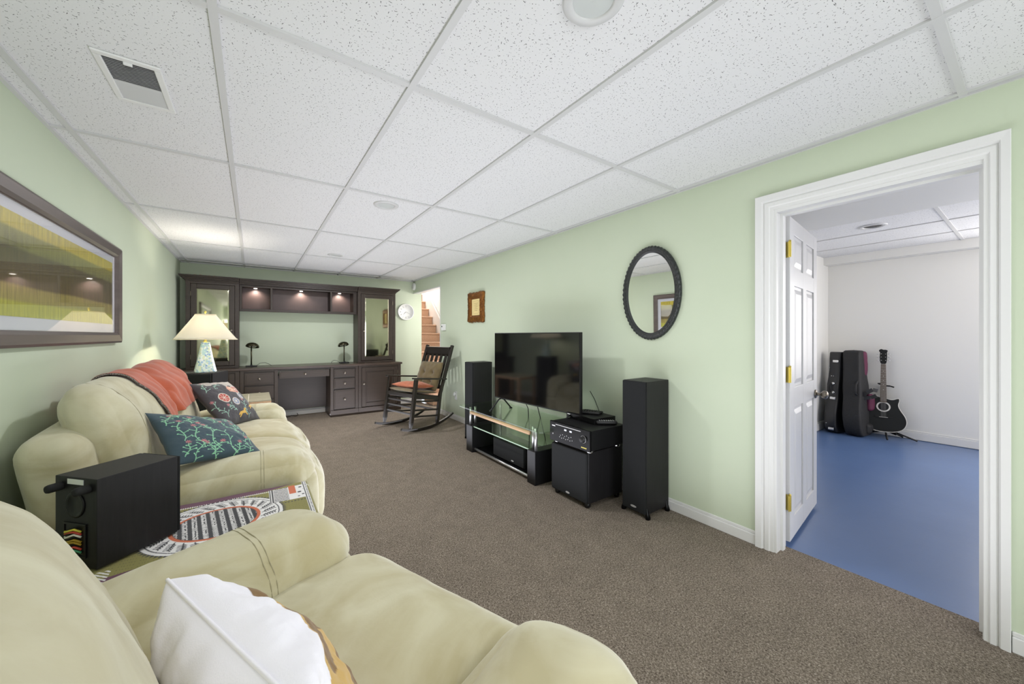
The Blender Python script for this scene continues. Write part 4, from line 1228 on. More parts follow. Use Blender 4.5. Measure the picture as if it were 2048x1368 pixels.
for (a_, c_, e_, f_) in ((-.068, .068, .079, .081), (-.068, .068, -.081, -.079), (-.068, -.066, -.081, .081), (.066, .068, -.081, .081)): tx.box(-.0150, -.0142, a_, c_, e_, f_)
tx.build('printed_lines', mat('brown_ink', srgb(120, 88, 48), .7), gf)

# oval mirror
mr = thing('oval_mirror', 'oval mirror in a carved black frame on the green wall', 'mirror', (XR - .004, 1.632, 1.515), rot=(0, R(-.6), 0))
secs = []
def ell(a, c_, x, wob=0., seg=288):
    return [(x + (wob * noise.noise(Vector((k * .55, a * 40, 3)))), (a + wob * .8 * math.sin(k * 2 * PI / seg * 58)) * math.cos(2 * PI * k / seg), (c_ + wob * .8 * math.sin(k * 2 * PI / seg * 58)) * math.sin(2 * PI * k / seg)) for k in range(seg)]
AW, AH = .238, .338
for (o_, x, wb) in ((0, 0, 0), (.002, -.010, .003), (-.004, -.022, .004), (-.012, -.028, .004), (-.022, -.026, .003), (-.026, -.018, 0), (-.032, -.022, 0), (-.038, -.020, 0), (-.044, -.012, 0), (-.050, -.010, 0)):
    secs.append(ell(AW + o_, AH + o_, x, wb))
loft(secs, cap=False).build('frame', M['dark_frame'], mr, smooth=True)
MB().prism([(p[1], p[2]) for p in ell(AW - .048, AH - .048, 0)], -.011, -.006, 'yz').build('mirror_glass', M['mirror'], mr)

# large painting on the left wall
pt = thing('framed_painting', 'wide abstract painting in olive and ochre bands behind glass, pewter frame, above the sofas', 'painting', (XL, 2.76, 1.484))
hw, hh, fw = .965, .327, .070
f_ = MB()
pr_ = [(0, 0), (0, .030), (.012, .036), (.052, .030), (.066, .020), (.070, .012), (.070, 0)]
def st4(sy, sz): return [(d_, sy * (hw - w_), sz * (hh - w_)) for (w_, d_) in pr_]
lo = loft([st4(-1, -1), st4(-1, 1), st4(1, 1), st4(1, -1), st4(-1, -1)], cap=False)
lo.build('frame', M['pict_frame'], pt)
MB().box(.004, .009, -hw + .06, hw - .06, -hh + .06, hh - .06).build('mat_board', M['matboard'], pt)
def art_mat():
    m = mat('abstract_olive_bands', (1, 1, 1, 1), .7)
    N = m.node_tree.nodes; L = m.node_tree.links; b_ = N['Principled BSDF']
    tc = N.new('ShaderNodeTexCoord'); s = N.new('ShaderNodeSeparateXYZ'); L.new(tc.outputs['Object'], s.inputs[0])
    n1 = N.new('ShaderNodeTexNoise'); n1.inputs['Scale'].default_value = 1.6; n1.inputs['Detail'].default_value = 2
    L.new(tc.outputs['Object'], n1.inputs['Vector'])
    ma = N.new('ShaderNodeMath'); ma.operation = 'MULTIPLY_ADD'; ma.inputs[1].default_value = .025; L.new(n1.outputs['Fac'], ma.inputs[0]); L.new(s.outputs[2], ma.inputs[2])
    mr_ = N.new('ShaderNodeMapRange'); mr_.inputs[1].default_value = -.19; mr_.inputs[2].default_value = .225; L.new(ma.outputs[0], mr_.inputs[0])
    rp = N.new('ShaderNodeValToRGB'); e = rp.color_ramp.elements; rp.color_ramp.interpolation = 'LINEAR'
    e[0].position = 0; e[0].color = srgb(172, 172, 62); e[1].position = 1; e[1].color = srgb(186, 170, 60)
    for p_, c_ in ((.14, srgb(176, 174, 66)), (.17, srgb(156, 146, 76)), (.30, srgb(150, 136, 70)), (.33, srgb(92, 78, 36)), (.66, srgb(84, 76, 38)), (.69, srgb(118, 116, 62)), (.84, srgb(136, 132, 62)), (.87, srgb(190, 172, 62))):
        k = e.new(p_); k.color = c_
    L.new(mr_.outputs[0], rp.inputs[0])
    mp = N.new('ShaderNodeMapping'); mp.inputs['Scale'].default_value = (1, 60, 6); L.new(tc.outputs['Object'], mp.inputs[0])
    n2 = N.new('ShaderNodeTexNoise'); n2.inputs['Scale'].default_value = 1.2; n2.inputs['Detail'].default_value = 4; L.new(mp.outputs[0], n2.inputs['Vector'])
    r2 = N.new('ShaderNodeValToRGB'); r2.color_ramp.elements[0].position = .3; r2.color_ramp.elements[0].color = (.68, .68, .68, 1); r2.color_ramp.elements[1].position = .7; r2.color_ramp.elements[1].color = (1.2, 1.2, 1.15, 1)
    L.new(n2.outputs['Fac'], r2.inputs[0])
    mx = N.new('ShaderNodeMix'); mx.data_type = 'RGBA'; mx.blend_type = 'MULTIPLY'; mx.inputs[0].default_value = 1
    L.new(rp.outputs[0], mx.inputs[6]); L.new(r2.outputs[0], mx.inputs[7]); L.new(mx.outputs[2], b_.inputs['Base Color'])
    return m
MB().box(.009, .011, -hw + .125, hw - .125, -hh + .125, hh - .115).build('artwork', art_mat(), pt)
MB().box(.0135, .0150, -hw + .062, hw - .062, -hh + .062, hh - .062).build('glass_pane', M['pict_glass'], pt)

wo_ = thing('wire_ornament', 'tiny twisted wire ornament lying on top of the left glass cabinet', 'ornament', (-.52, 6.22, 1.976))
pts = [(x_, .01 * math.sin(x_ * 70), .006 + .007 * abs(math.sin(x_ * 46)) + .004 * math.sin(x_ * 131)) for x_ in np.linspace(-.11, .11, 46)]
tag(MB().tube(pts, .0022, 6).build('wire', M['beech'], wo_, smooth=True), None, None)

# ceiling fixtures
def downlight(x, y, z, r, label, grp=None, dark=False):
    t = thing('downlight', label, 'ceiling light', (x, y, z), 0, grp)
    MB().lathe([(r, 0), (r, -.004), (r - .006, -.009), (r * .70, -.010), (r * .66, -.006), (r * .64, .0)], seg=48, caps=False).build('trim_ring', M['grid'], t, smooth=True)
    MB().lathe([(r * .65, -.0035), (r * .3, -.006), (.001, -.0065)] if not dark else [(r * .65, -.002), (.001, -.002)], seg=40, caps=False).build('lens', M['lens'] if not dark else M['black_gloss'], t, smooth=True)
downlight(.818, .754, CEIL, .090, 'recessed ceiling light nearest the camera, cut by the top edge')
downlight(.822, 2.829, CEIL, .090, 'middle recessed ceiling light, halfway down the room')
downlight(.828, 4.934, CEIL, .090, 'farthest recessed ceiling light, near the wall unit')
downlight(4.70, .90, 2.22, .10, 'recessed ceiling light with an eyeball insert, in the blue-floored room', dark=True)

av = thing('air_vent', 'white ceiling air vent with fine louvres and a small lever', 'vent', (-.368, 2.022, CEIL))
vx, vy = .090, .168
fr_ = MB()
for (a_, c_, e_, f__) in ((-vx, vx, -vy, -vy + .024), (-vx, vx, vy - .024, vy), (-vx, -vx + .022, -vy + .024, vy - .024), (vx - .022, vx, -vy + .024, vy - .024)): fr_.box(a_, c_, e_, f__, -.008, -.0)
fr_.build('frame', M['trim'], av, bevel=.003)
lv = MB()
for k in range(26):
    y = -vy + .030 + k * (2 * vy - .060) / 25
    tilt = .004 if k < 14 else -.004
    lv.add([(-vx + .02, y - .0035, -.003 - tilt / 2), (vx - .02, y - .0035, -.003 - tilt / 2), (vx - .02, y + .0035, -.003 + tilt / 2), (-vx + .02, y + .0035, -.003 + tilt / 2),
            (-vx + .02, y - .0035, -.002 - tilt / 2), (vx - .02, y - .0035, -.002 - tilt / 2), (vx - .02, y + .0035, -.002 + tilt / 2), (-vx + .02, y + .0035, -.002 + tilt / 2)],
           [(0, 1, 2, 3), (7, 6, 5, 4), (0, 4, 5, 1), (2, 6, 7, 3), (0, 3, 7, 4), (1, 5, 6, 2)])
lv.build('louvres', M['grid'], av)
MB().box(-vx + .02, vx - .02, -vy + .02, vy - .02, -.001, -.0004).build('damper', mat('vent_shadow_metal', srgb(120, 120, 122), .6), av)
MB().box(-.012, .012, -vy + .020, -vy + .030, -.016, -.006).build('lever', M['trim'], av, bevel=.002)

# ============================================================ TELEVISION WALL
def tower(name, label, loc, rz=0, w=.185, dp=.262, h=.90, feet=True):
    """front faces local -X (towards the room); origin at the floor centre"""
    t = thing(name, label, 'speaker', loc, rz)
    MB().box(-dp / 2 + .016, dp / 2, -w / 2, w / 2, .028, h).build('cabinet', M['black_wood'], t, bevel=.002)
    MB().box(-dp / 2, -dp / 2 + .015, -w / 2 + .002, w / 2 - .002, .030, h - .002).build('grille', M['black_cloth'], t, bevel=.003)
    badge(t, -dp / 2, .0, .058, .046, .014, 'x')
    for sx in (-1, 1):
        for sy in (-1, 1):
            m = MB()
            x, y = sx * (dp / 2 - .022), sy * (w / 2 + .004)
            secs = []
            for (z, a_, c_) in ((0, .018, .016), (.012, .019, .018), (.035, .014, .012), (.060, .010, .008), (.078, .005, .005), (.084, .001, .001)):
                secs.append([(x + a_ * math.cos(q), y + c_ * math.sin(q) - sy * (.010 * z / .08), z) for q in np.linspace(0, 2 * PI, 14, endpoint=False)])
            loft(secs).build('foot', M['black_gloss'], t, smooth=True)
    return t
tower('tower_speaker', 'black floor-standing tower speaker nearest the doorway, right of the subwoofer', (2.232, 1.578, 0))
tower('tower_speaker', 'black floor-standing tower speaker at the far side of the television, beside the rocking chair', (2.165, 3.785, 0))

sw = thing('subwoofer', 'black cube subwoofer under the receiver, right of the glass stand', 'subwoofer', (2.08, 1.985, 0))
MB().box(-.175, .185, -.185, .185, .035, .392).build('cabinet', M['black_wood'], sw, bevel=.006, seg=3)
MB().box(-.197, -.172, -.183, .183, .038, .388).build('grille', M['black_cloth'], sw, bevel=.014, seg=4)
badge(sw, -.197, -.0, .062, .040, .014, 'x')
for sx in (-1, 1):
    for sy in (-1, 1): MB().lathe([(.016, 0), (.020, .012), (.022, .036)], (sx * .155, sy * .155, 0), seg=14).build('foot', M['black_satin'], sw, smooth=True)

av_ = thing('av_receiver', 'black stereo receiver with a volume knob standing on the subwoofer', 'receiver', (2.06, 1.965, .392))
MB().box(-.17, .185, -.205, .205, .022, .160).build('case', M['black_satin'], av_, bevel=.003)
MB().box(-.186, -.169, -.208, .208, .016, .164).build('front_panel', M['black_gloss'], av_, bevel=.004)
MB().box(-.188, -.1855, -.12, .14, .143, .147).build('trim_line', M['steel'], av_)
MB().lathe([(.024, 0), (.024, .004), (.020, .006), (.019, .022), (.017, .024), (.001, .024)], (-.186, -.145, .095), '-x', 28).build('volume_knob', M['black_satin'], av_, smooth=True)
MB().lathe([(.026, 0), (.026, .002), (.0245, .003), (.0242, .0)], (-.186, -.145, .095), '-x', 32).build('knob_ring', M['steel'], av_, smooth=True)
for (y, z) in ((.035, .121), (-.02, .121)): MB().box(-.1875, -.1855, y - .010, y + .010, z - .005, z + .005).build('display', M['lcd'], av_)
for i in range(6):
    MB().lathe([(.0035, 0), (.0035, .003), (.001, .0035)], (-.186, .085 - i * .022, .082 if i % 2 else .074), '-x', 10).build('button', M['steel'], av_, smooth=True)
for i in range(7):
    MB().lathe([(.0035, 0), (.0035, .003), (.001, .0035)], (-.186, .095 - i * .022, .055 if i % 2 else .060), '-x', 10).build('button', M['steel'], av_, smooth=True)
MB().lathe([(.005, 0), (.005, .003), (.001, .0035)], (-.186, .170, .070), '-x', 12).build('power_button', M['steel'], av_, smooth=True)
MB().box(-.1872, -.186, .145, .180, .128, .136).build('maker_mark', M['badge'], av_)
for i in range(4): MB().box(-.1872, -.186, -.135 - i * .013, -.127 - i * .013, .034, .041).build('gold_mark', M['brass'], av_)
for sx in (-1, 1):
    for sy in (-1, 1): MB().lathe([(.022, 0), (.024, .006), (.022, .020), (.018, .024)], (sx * .14, sy * .165, 0), seg=18).build('foot', M['chrome'], av_, smooth=True)

dp_ = thing('disc_player', 'slim black disc player lying on the receiver', 'player', (2.165, 2.03, .5525), R(-4))
MB().box(-.105, .115, -.155, .150, .004, .040).build('case', M['black_satin'], dp_, bevel=.002)
MB().box(-.112, -.103, -.157, .152, .004, .041).build('front_panel', M['black_gloss'], dp_, bevel=.002)
MB().box(-.1135, -.1115, .105, .138, .028, .034).build('maker_mark', M['badge'], dp_)
for sx in (-1, 1):
    for sy in (-1, 1): MB().lathe([(.01, 0), (.01, .005)], (sx * .09, sy * .13, 0), seg=10).build('foot', M['rubber'], dp_)
def remote(label, loc, rz, L, W, H, m, grey=False):
    t = thing('remote_control', label, 'remote', loc, rz)
    soft_box(L / 2, W / 2, H / 2, (H * .5, H * .45, H * .48), 10).build('case', M[m], t, smooth=True, loc=(0, 0, H / 2))
    bt = MB()
    for i in range(7):
        for j in range(3): bt.box(-L * .35 + i * L * .105, -L * .35 + i * L * .105 + L * .05, -W * .28 + j * W * .24, -W * .28 + j * W * .24 + W * .12, H - .001, H + .0012)
    bt.build('buttons', M['steel' if grey else 'rubber'], t)
remote('long black remote on top of the disc player', (2.15, 2.045, .5945), R(-62), .20, .046, .020, 'black_plastic')
remote('second black remote behind the first, on the disc player', (2.215, 2.055, .5945), R(-68), .17, .042, .016, 'black_satin')
remote('grey-topped remote on the receiver, right of the disc player', (2.13, 1.835, .5545), R(-38), .155, .046, .028, 'black_plastic', True)

# glass stand
ts = thing('tv_stand', 'low glass television stand with black blocks, steel tubes and a pale wooden bar', 'tv stand', (2.06, 2.90, 0))
def T(x, y): return (x - 2.06, y - 2.90)
for (ya, yb) in ((2.325, 2.430), (3.365, 3.490)):
    MB().box(T(1.85, 0)[0], T(2.28, 0)[0], ya - 2.90, yb - 2.90, 0, .272).build('side_block', M['black_satin'], ts, bevel=.004)
def glass_sheet(x0, x1, y0, y1, z, t=.009, corner=.03, name='glass_shelf'):
    pl = []
    for (cx, cy, a0) in ((x1 - corner, y1 - corner, 0), (x0 + corner, y1 - corner, 90), (x0 + corner, y0 + corner, 180), (x1 - corner, y0 + corner, 270)):
        for k in range(6): a = R(a0 + k * 18); pl.append((cx + corner * math.cos(a) - 2.06, cy + corner * math.sin(a) - 2.90))
    return MB().prism(pl, z, z + t).build(name, M['glass'], ts)
glass_sheet(1.79, 2.31, 2.19, 3.575, .455, .010, .05, 'glass_top')
glass_sheet(1.875, 2.29, 2.43, 3.365, .262, .008, .01)
MB().box(1.90 - 2.06, 2.27 - 2.06, 2.43 - 2.90, 3.365 - 2.90, .030, .042).build('bottom_shelf', M['black_gloss'], ts)
MB().tube([(1.885 - 2.06, 2.43 - 2.90, .034), (1.885 - 2.06, 3.365 - 2.90, .034)], .012, 14).build('front_rail', M['steel'], ts, smooth=True)
eg = mat('green_glass_edge', srgb(150, 176, 150), .15)
MB().box(1.868 - 2.06, 1.876 - 2.06, 2.43 - 2.90, 3.365 - 2.90, .262, .270).build('shelf_edge', eg, ts, label='pale green polished edge')
for (xx, yy) in ((1.875, 3.440), (1.93, 3.44), (1.875, 2.345), (1.90, 2.41), (2.25, 3.44), (2.25, 2.38)):
    MB().lathe([(.013, 0), (.013, .183)], (xx - 2.06, yy - 2.90, .272), seg=16).build('steel_tube', M['steel'], ts, smooth=True)
MB().tube([(1.872 - 2.06, 2.425 - 2.90, .402), (1.872 - 2.06, 3.425 - 2.90, .402)], .016, 16).build('front_bar', M['beech'], ts, smooth=True)
csp = thing('center_speaker', 'black centre-channel speaker lying on the lower shelf of the glass stand', 'speaker', (2.03, 2.83, .0425))
MB().box(-.085, .10, -.245, .255, .0, .172).build('cabinet', M['black_wood'], csp, bevel=.003)
MB().box(-.100, -.084, -.243, .253, .002, .170).build('grille', M['black_cloth'], csp, bevel=.006, seg=3)
badge(csp, -.100, -.075, .026, .040, .013, 'x')

# television
tv = thing('television', 'large black flat-screen television on the glass stand', 'television', (2.055, 2.625, .466), R(3.2))
TW, TH, Z0 = 1.145, .655, .112
MB().box(-.006, .022, -TW / 2, TW / 2, Z0, Z0 + TH).box(.02, .055, -TW * .36, TW * .36, Z0 + .03, Z0 + TH * .55).build('housing', M['black_satin'], tv, bevel=.004)
MB().box(-.0075, -.0055, -TW / 2 + .009, TW / 2 - .009, Z0 + .012, Z0 + TH - .009).build('screen', M['screen'], tv)
for sy in (-1, 1):
    y = sy * .47
    ft = MB()
    ft.tube([(-.125, y, .008), (-.03, y, Z0 - .008), (.0, y, Z0 + .004), (.035, y, Z0 - .008), (.125, y, .008)], .0075, 8)
    ft.box(-.135, -.112, y - .010, y + .010, 0, .012).box(.112, .135, y - .010, y + .010, 0, .012)
    ft.build('stand_foot', M['black_satin'], tv, smooth=False)
for (pts, lb) in (([(.03, .16, Z0 + .05), (.09, .16, .05), (.12, .18, -.10), (.14, .2, -.30)], 'cable'), ([(.03, -.02, Z0 + .04), (.08, -.02, 0), (.11, -.05, -.18), (.13, -.08, -.38)], 'cable')):
    MB().tube(pts, .004, 8).build('cable', M['cord'], tv, smooth=True)
cb = thing('speaker_cord', 'thin black cord hanging against the wall behind the disc player', 'cord', (XR - .012, 2.08, .40))
MB().tube([(0, .14, .33), (-.01, .08, .27), (-.02, .02, .18), (-.04, .0, .10), (-.02, -.02, 0)], .0028, 8).build('cord', M['cord'], cb, smooth=True)

fc = thing('floor_cord', 'thin blue-black cord on the carpet under the desk', 'cord', (.45, 6.34, 0))
MB().tube([(-.10, .05, .004), (-.03, .0, .012), (.02, .06, .02), (.07, .03, .006), (.11, .10, .004), (.10, .14, .03)], .004, 8).build('cord', M['cord'], fc, smooth=True)

# ============================================================ ROCKING CHAIR
RC_yaw = R(196.5)
rk = thing('rocking_chair', 'dark slat-back rocking chair with tie-on cushions in the far corner', 'rocking chair', (1.515, 4.742, 0), RC_yaw)
TI = R(8); ZB = .058
def K(x, y, z):          # seat frame leans back on its rockers
    return (x * math.cos(TI) - z * math.sin(TI), y, z * math.cos(TI) + x * math.sin(TI) * 1.0 + ZB)
HWc = .285; DD = .43
for s in (1, -1):
    m = MB(); y = s * HWc
    m.beam(K(0, y, -.015), K(0, y, .06), .020, .020, w2=.042, t2=.042); m.beam(K(0, y, .06), K(0, y, .60), .042, .042)
    m.build('front_leg', M['rocker_wood'], rk, bevel=.003)
    m = MB(); yb = s * (HWc - .02)
    m.beam(K(-DD, yb, .015), K(-DD, yb, .09), .020, .020, w2=.040, t2=.040)
    m.beam(K(-DD, yb, .09), K(-DD, yb, .44), .040, .040)
    m.beam(K(-DD, yb, .43), K(-DD - .13, yb, 1.10), .040, .036)
    m.build('back_post', M['rocker_wood'], rk, bevel=.004)
    # rocker runner: an arc touching the floor
    rm = MB(); pts = []
    Rr = 1.05; c0 = -.20
    n_ = 22
    sec = []
    for k in range(n_ + 1):
        a = -.33 + (.33 + .50) * k / n_          # radians, front to back
        x = c0 - Rr * math.sin(a); z = Rr - Rr * math.cos(a) + .001
        th_ = .040 * (1 - .35 * abs(k / n_ - .45) * 2)
        nx, nz = math.sin(a), math.cos(a)
        sec.append([(x, y - .014, z), (x, y + .014, z), (x + nx * th_, y + .014, z + nz * th_), (x + nx * th_, y - .014, z + nz * th_)])
    loft(sec).build('rocker', M['rocker_wood'], rk, bevel=.002)
    m = MB(); 
    m.beam(K(.05, s * (HWc + .004), .612), K(-DD - .07, s * (HWc - .012), .635), .058, .020, w2=.040)
    m.build('arm_rest', M['rocker_wood'], rk, bevel=.005)
    for z in (.33, .22, .14): 
        MB().beam(K(0, y, z), K(-DD, yb, z + .01), .018, .022).build('side_rung', M['rocker_wood'], rk, bevel=.003)
    MB().beam(K(0, y, .385), K(-DD, yb, .37), .024, .045).build('seat_rail', M['rocker_wood'], rk, bevel=.003)
for z in (.32, .25, .17): MB().beam(K(0, -HWc, z), K(0, HWc, z), .018, .022).build('front_rung', M['rocker_wood'], rk, bevel=.003)
MB().beam(K(-DD, -HWc + .02, .22), K(-DD, HWc - .02, .22), .018, .022).build('back_rung', M['rocker_wood'], rk, bevel=.003)
MB().beam(K(0, -HWc, .395), K(0, HWc, .395), .030, .050).build('seat_rail', M['rocker_wood'], rk, bevel=.003)
m = MB()
v = [K(0, -HWc, .400), K(0, HWc, .400), K(-DD, HWc - .02, .385), K(-DD, -HWc + .02, .385), K(0, -HWc, .420), K(0, HWc, .420), K(-DD, HWc - .02, .405), K(-DD, -HWc + .02, .405)]
m.add(v, [(3, 2, 1, 0), (4, 5, 6, 7), (0, 1, 5, 4), (1, 2, 6, 5), (2, 3, 7, 6), (3, 0, 4, 7)])
m.build('seat', M['rocker_wood'], rk, bevel=.003)
def bkp(y, h): # point on the back plane at height h above seat
    f = (h - .43) / .67
    return K(-DD - .13 * f, y, h)
MB().beam(bkp(-HWc + .03, 1.01), bkp(HWc - .03, 1.01), .022, .13, up=(.2, 0, 1)).build('top_rail', M['rocker_wood'], rk, bevel=.004)
MB().beam(bkp(-HWc + .03, .52), bkp(HWc - .03, .52), .020, .05, up=(.2, 0, 1)).build('lower_rail', M['rocker_wood'], rk, bevel=.003)
for k in range(5):
    y = -.19 + .095 * k
    a_, b_ = Vector(bkp(y, .53)), Vector(bkp(y, .96))
    MB().beam(a_, b_, .048, .012, up=(1, 0, 0)).build('slat', M['rocker_wood'], rk, bevel=.002)
Mrk = Matrix.Translation(rk.location) @ Matrix.Rotation(RC_yaw, 4, 'Z')
def Wk(p): return tuple(Mrk @ Vector(p))
# tufted back cushion
def tuft(mb_v, pts, depth, rad_): pass
def chair_cushion(name, label, corners, th, n, m, tufts=(), seed=1., pinch=-.02, tshape=(4, .45)):
    t, o, rim = pillow(name, label, [Wk(c_) for c_ in corners], th, n, m, None, None, cat='cushion', seed=seed, pinch=pinch, tshape=tshape, wr=.005)
    if tufts:
        A, B, Cc, D = [Vector(Wk(p)) for p in corners]; ctr = (A + B + Cc + D) / 4; zm = min(p.z for p in (A, B, Cc, D))
        nr = ((B - A).cross(D - A)).normalized()
        vs = o.data.vertices
        tp_ = []
        for (s_, q) in tufts:
            a, b_ = (s_ + 1) / 2, (q + 1) / 2
            p = A.lerp(B, a).lerp(D.lerp(Cc, a), b_); tp_.append(Vector((p.x - ctr.x, p.y - ctr.y, p.z - zm)))
        for vv in vs:
            for p in tp_:
                dd = vv.co - p; h = dd.dot(nr); r_ = (dd - nr * h).length
                vv.co -= nr * h * .75 * math.exp(-(r_ / .030) ** 2)
    return t
chair_cushion('chair_cushion', 'olive-brown tufted cushion tied against the slats of the rocking chair',
              ((bkp(0, .86)[0] + .05, .225, bkp(0, .86)[2]), (bkp(0, .86)[0] + .05, -.225, bkp(0, .86)[2]), (bkp(0, .47)[0] + .055, -.225, bkp(0, .47)[2]), (bkp(0, .47)[0] + .055, .225, bkp(0, .47)[2])), .10, 44, 'olive_cloth', ((-.4, -.2), (.4, -.2), (-.4, .45), (.4, .45)), 2.)
def sp3(x, y, z): p = K(x, y, z); return p
chair_cushion('chair_cushion', 'flat dark olive seat pad with whipped edge on the rocking chair seat', (sp3(.02, .24, .455), sp3(.02, -.24, .455), sp3(-.40, -.235, .445), sp3(-.40, .235, .445)), .055, 30, 'olive_cloth', (), 3.)
chair_cushion('throw_pillow', 'rust suede pillow lying on the rocking chair seat', (sp3(.00, .235, .515), sp3(.0, -.235, .505), sp3(-.36, -.22, .52), sp3(-.36, .22, .525)), .11, 40, 'rust_cloth', (), 5., .10, (2.2, .55))

# ============================================================ GUITARS IN THE BLUE ROOM
hc = thing('guitar_case', 'black hard guitar case with silver latches, standing in the corner of the blue room', 'guitar case', (6.06, 1.485, 0), R(-8))
def outline(profile, z):
    return profile
def case_body(hw_list, depth, H):
    """hw_list: (z, half width along local x)"""
    secs = []
    for (z, hwid) in hw_list:
        r_ = .03; hy = depth / 2
        pts = []
        for (sx, sy, a0) in ((1, 1, 0), (-1, 1, 90), (-1, -1, 180), (1, -1, 270)):
            for k in range(5):
                a = R(a0 + k * 22.5); rr = min(r_, hwid * .9)
                pts.append((sx * (hwid - rr) + rr * math.cos(a), sy * (hy - rr) + rr * math.sin(a), z))
        secs.append(pts)
    return loft(secs)
# the case stands with its narrow side to the room, width along x
mb = case_body([(0, .12), (.02, .17), (.10, .205), (.25, .20), (.38, .155), (.50, .135), (.60, .13), (.68, .10), (.78, .075), (.92, .07), (.985, .065), (1.0, .045)], .125, 1.0)
M_t = Matrix.Rotation(R(0), 4, 'Z')
hcb = mb.build('case_shell', M['case'], hc, smooth=True)
smooth_by_angle(hcb, 50)
for (z, w_) in ((.90, .085), (.36, .085), (.05, .07)):
    pass
lx = {.885: .071, .43: .146, .055: .188}
for z, xx in lx.items():
    MB().box(-xx - .010, -xx + .004, -.040, .018, z - .016, z + .016).build('latch', M['chrome'], hc, bevel=.006, seg=3)
MB().tube([(-.130, 0, .50), (-.160, .01, .51), (-.168, .012, .55), (-.160, .01, .60), (-.128, 0, .61)], .008, 10).build('handle', M['rubber'], hc, smooth=True)
for z in (.50, .61): MB().lathe([(.016, 0), (.016, .008), (.006, .012)], (-.132, -.01, z), '-x', 14).build('handle_ring', M['chrome'], hc, smooth=True)
for (z, xx, yy) in ((.12, .205, .03), (.70, .096, .02), (.70, .096, -.0), (.80, .074, .05)): MB().lathe([(.006, 0), (.005, .006), (.001, .008)], (-xx, yy, z), '-x', 10).build('rivet', M['chrome'], hc, smooth=True)

gb = thing('gig_bag', 'soft black padded guitar bag with maroon pockets, leaning between the case and the guitar', 'guitar bag', (6.04, 1.28, 0), R(-6))
mb = case_body([(0, .10), (.02, .15), (.08, .19), (.20, .205), (.34, .18), (.46, .155), (.56, .15), (.66, .125), (.78, .10), (.92, .09), (1.0, .085), (1.03, .06)], .17, 1.03)
mb.v = [(x + .02 * noise.noise(Vector((x * 6, y * 6, z * 5))), (y + .012 * noise.noise(Vector((x * 8, y * 8, z * 7 + 3)))) + .045 * z, z) for x, y, z in mb.v]
gbo = mb.build('bag_body', M['nylon'], gb, smooth=True, subsurf=1)
MB().tube([(-.15, -.03, .50), (-.185, -.03, .52), (-.175, -.03, .62), (-.125, -.03, .66)], .011, 8).build('carry_handle', M['nylon'], gb, smooth=True)
soft_box(.05, .035, .155, .03, 10, (.0, .01, 0), lambda x, y, z: (x + .06, y - .055 + .045 * .9, z + .86), .004, 9).build('front_pocket', M['maroon'], gb, smooth=True, label='maroon nylon pocket')
soft_box(.07, .03, .10, .03, 10, (.0, .01, 0), lambda x, y, z: (x + .10, y - .080, z + .40), .006, 9).build('side_pocket', M['maroon'], gb, smooth=True, label='maroon nylon pocket')
soft_box(.10, .03, .06, .03, 10, (.0, .01, 0), lambda x, y, z: (x + .06, y - .080, z + .09), .006, 9).build('lower_pocket', M['nylon'], gb, smooth=True)

# acoustic-electric guitar on a stand; local x = across (towards image right), y = away from viewer
gt = thing('guitar', 'black cutaway acoustic guitar with white binding resting on a stand', 'guitar', (6.10, 1.075, .07), R(-76), rot=(R(-7), 0, R(-80)))
prof_r = [(0, 0), (.06, .003), (.12, .018), (.165, .05), (.188, .10), (.192, .15), (.178, .20), (.15, .25), (.128, .295), (.122, .335), (.135, .375), (.132, .405), (.112, .402), (.085, .385), (.055, .385), (.03, .395), (0, .40)]
prof_l = [(-.03, .405), (-.07, .425), (-.105, .432), (-.132, .415), (-.142, .38), (-.132, .335), (-.124, .295), (-.14, .25), (-.172, .20), (-.190, .15), (-.188, .10), (-.165, .05), (-.12, .018), (-.06, .003)]
def smooth_poly(p, it=2):
    for _ in range(it):
        q = []
        for i in range(len(p)):
            a, b_ = p[i], p[(i + 1) % len(p)]
            q += [(a[0] * .75 + b_[0] * .25, a[1] * .75 + b_[1] * .25), (a[0] * .25 + b_[0] * .75, a[1] * .25 + b_[1] * .75)]
        p = q
    return p
body = smooth_poly(prof_r + prof_l, 2)
def scl(p, s, c_=(0, .2)): return [(c_[0] + (x - c_[0]) * s, c_[1] + (z - c_[1]) * s) for x, z in p]
secs = [[(x, 0, z) for x, z in scl(body, .985)], [(x, .004, z) for x, z in body], [(x, .045, z) for x, z in scl(body, .97)], [(x, .080, z) for x, z in scl(body, .84)], [(x, .10, z) for x, z in scl(body, .55)]]
go = loft(secs).build('body', M['guitar_top'], gt, smooth=True); smooth_by_angle(go, 40)
MB().tube([(x, -.0005, z) for x, z in scl(body, .993)], .0035, 6, closed=True).build('binding', M['binding'], gt, smooth=True)
MB().lathe([(.060, 0), (.060, .0015), (.046, .0015), (.046, 0)], (0, 0, .295), '-y', 36, caps=False).build('rosette', M['binding'], gt)
MB().lathe([(.046, .0004), (.001, .0004)], (0, 0, .295), '-y', 30, caps=False).build('sound_hole', M['rubber'], gt)
MB().prism([(-.080, .170), (-.055, .162), (-.03, .158), (0, .148), (.03, .158), (.055, .162), (.080, .170), (.080, .178), (-.080, .178)], -.009, 0, 'xz').build('bridge', M['black_satin'], gt, bevel=.002)
MB().box(-.037, .037, -.012, -.008, .170, .174).build('saddle', M['binding'], gt)
nk = MB(); nk.prism([(-.028, .345), (.028, .345), (.0215, .80), (-.0215, .80)], -.010, -.004, 'xz')
nk.build('fretboard', M['fretboard'], gt, bevel=.001)
nb = MB(); nb.prism([(-.025, .395), (.025, .395), (.0205, .80), (-.0205, .80)], -.004, .014, 'xz'); nb.build('neck', M['guitar_top'], gt, bevel=.005)
fm = MB()
L0 = .63
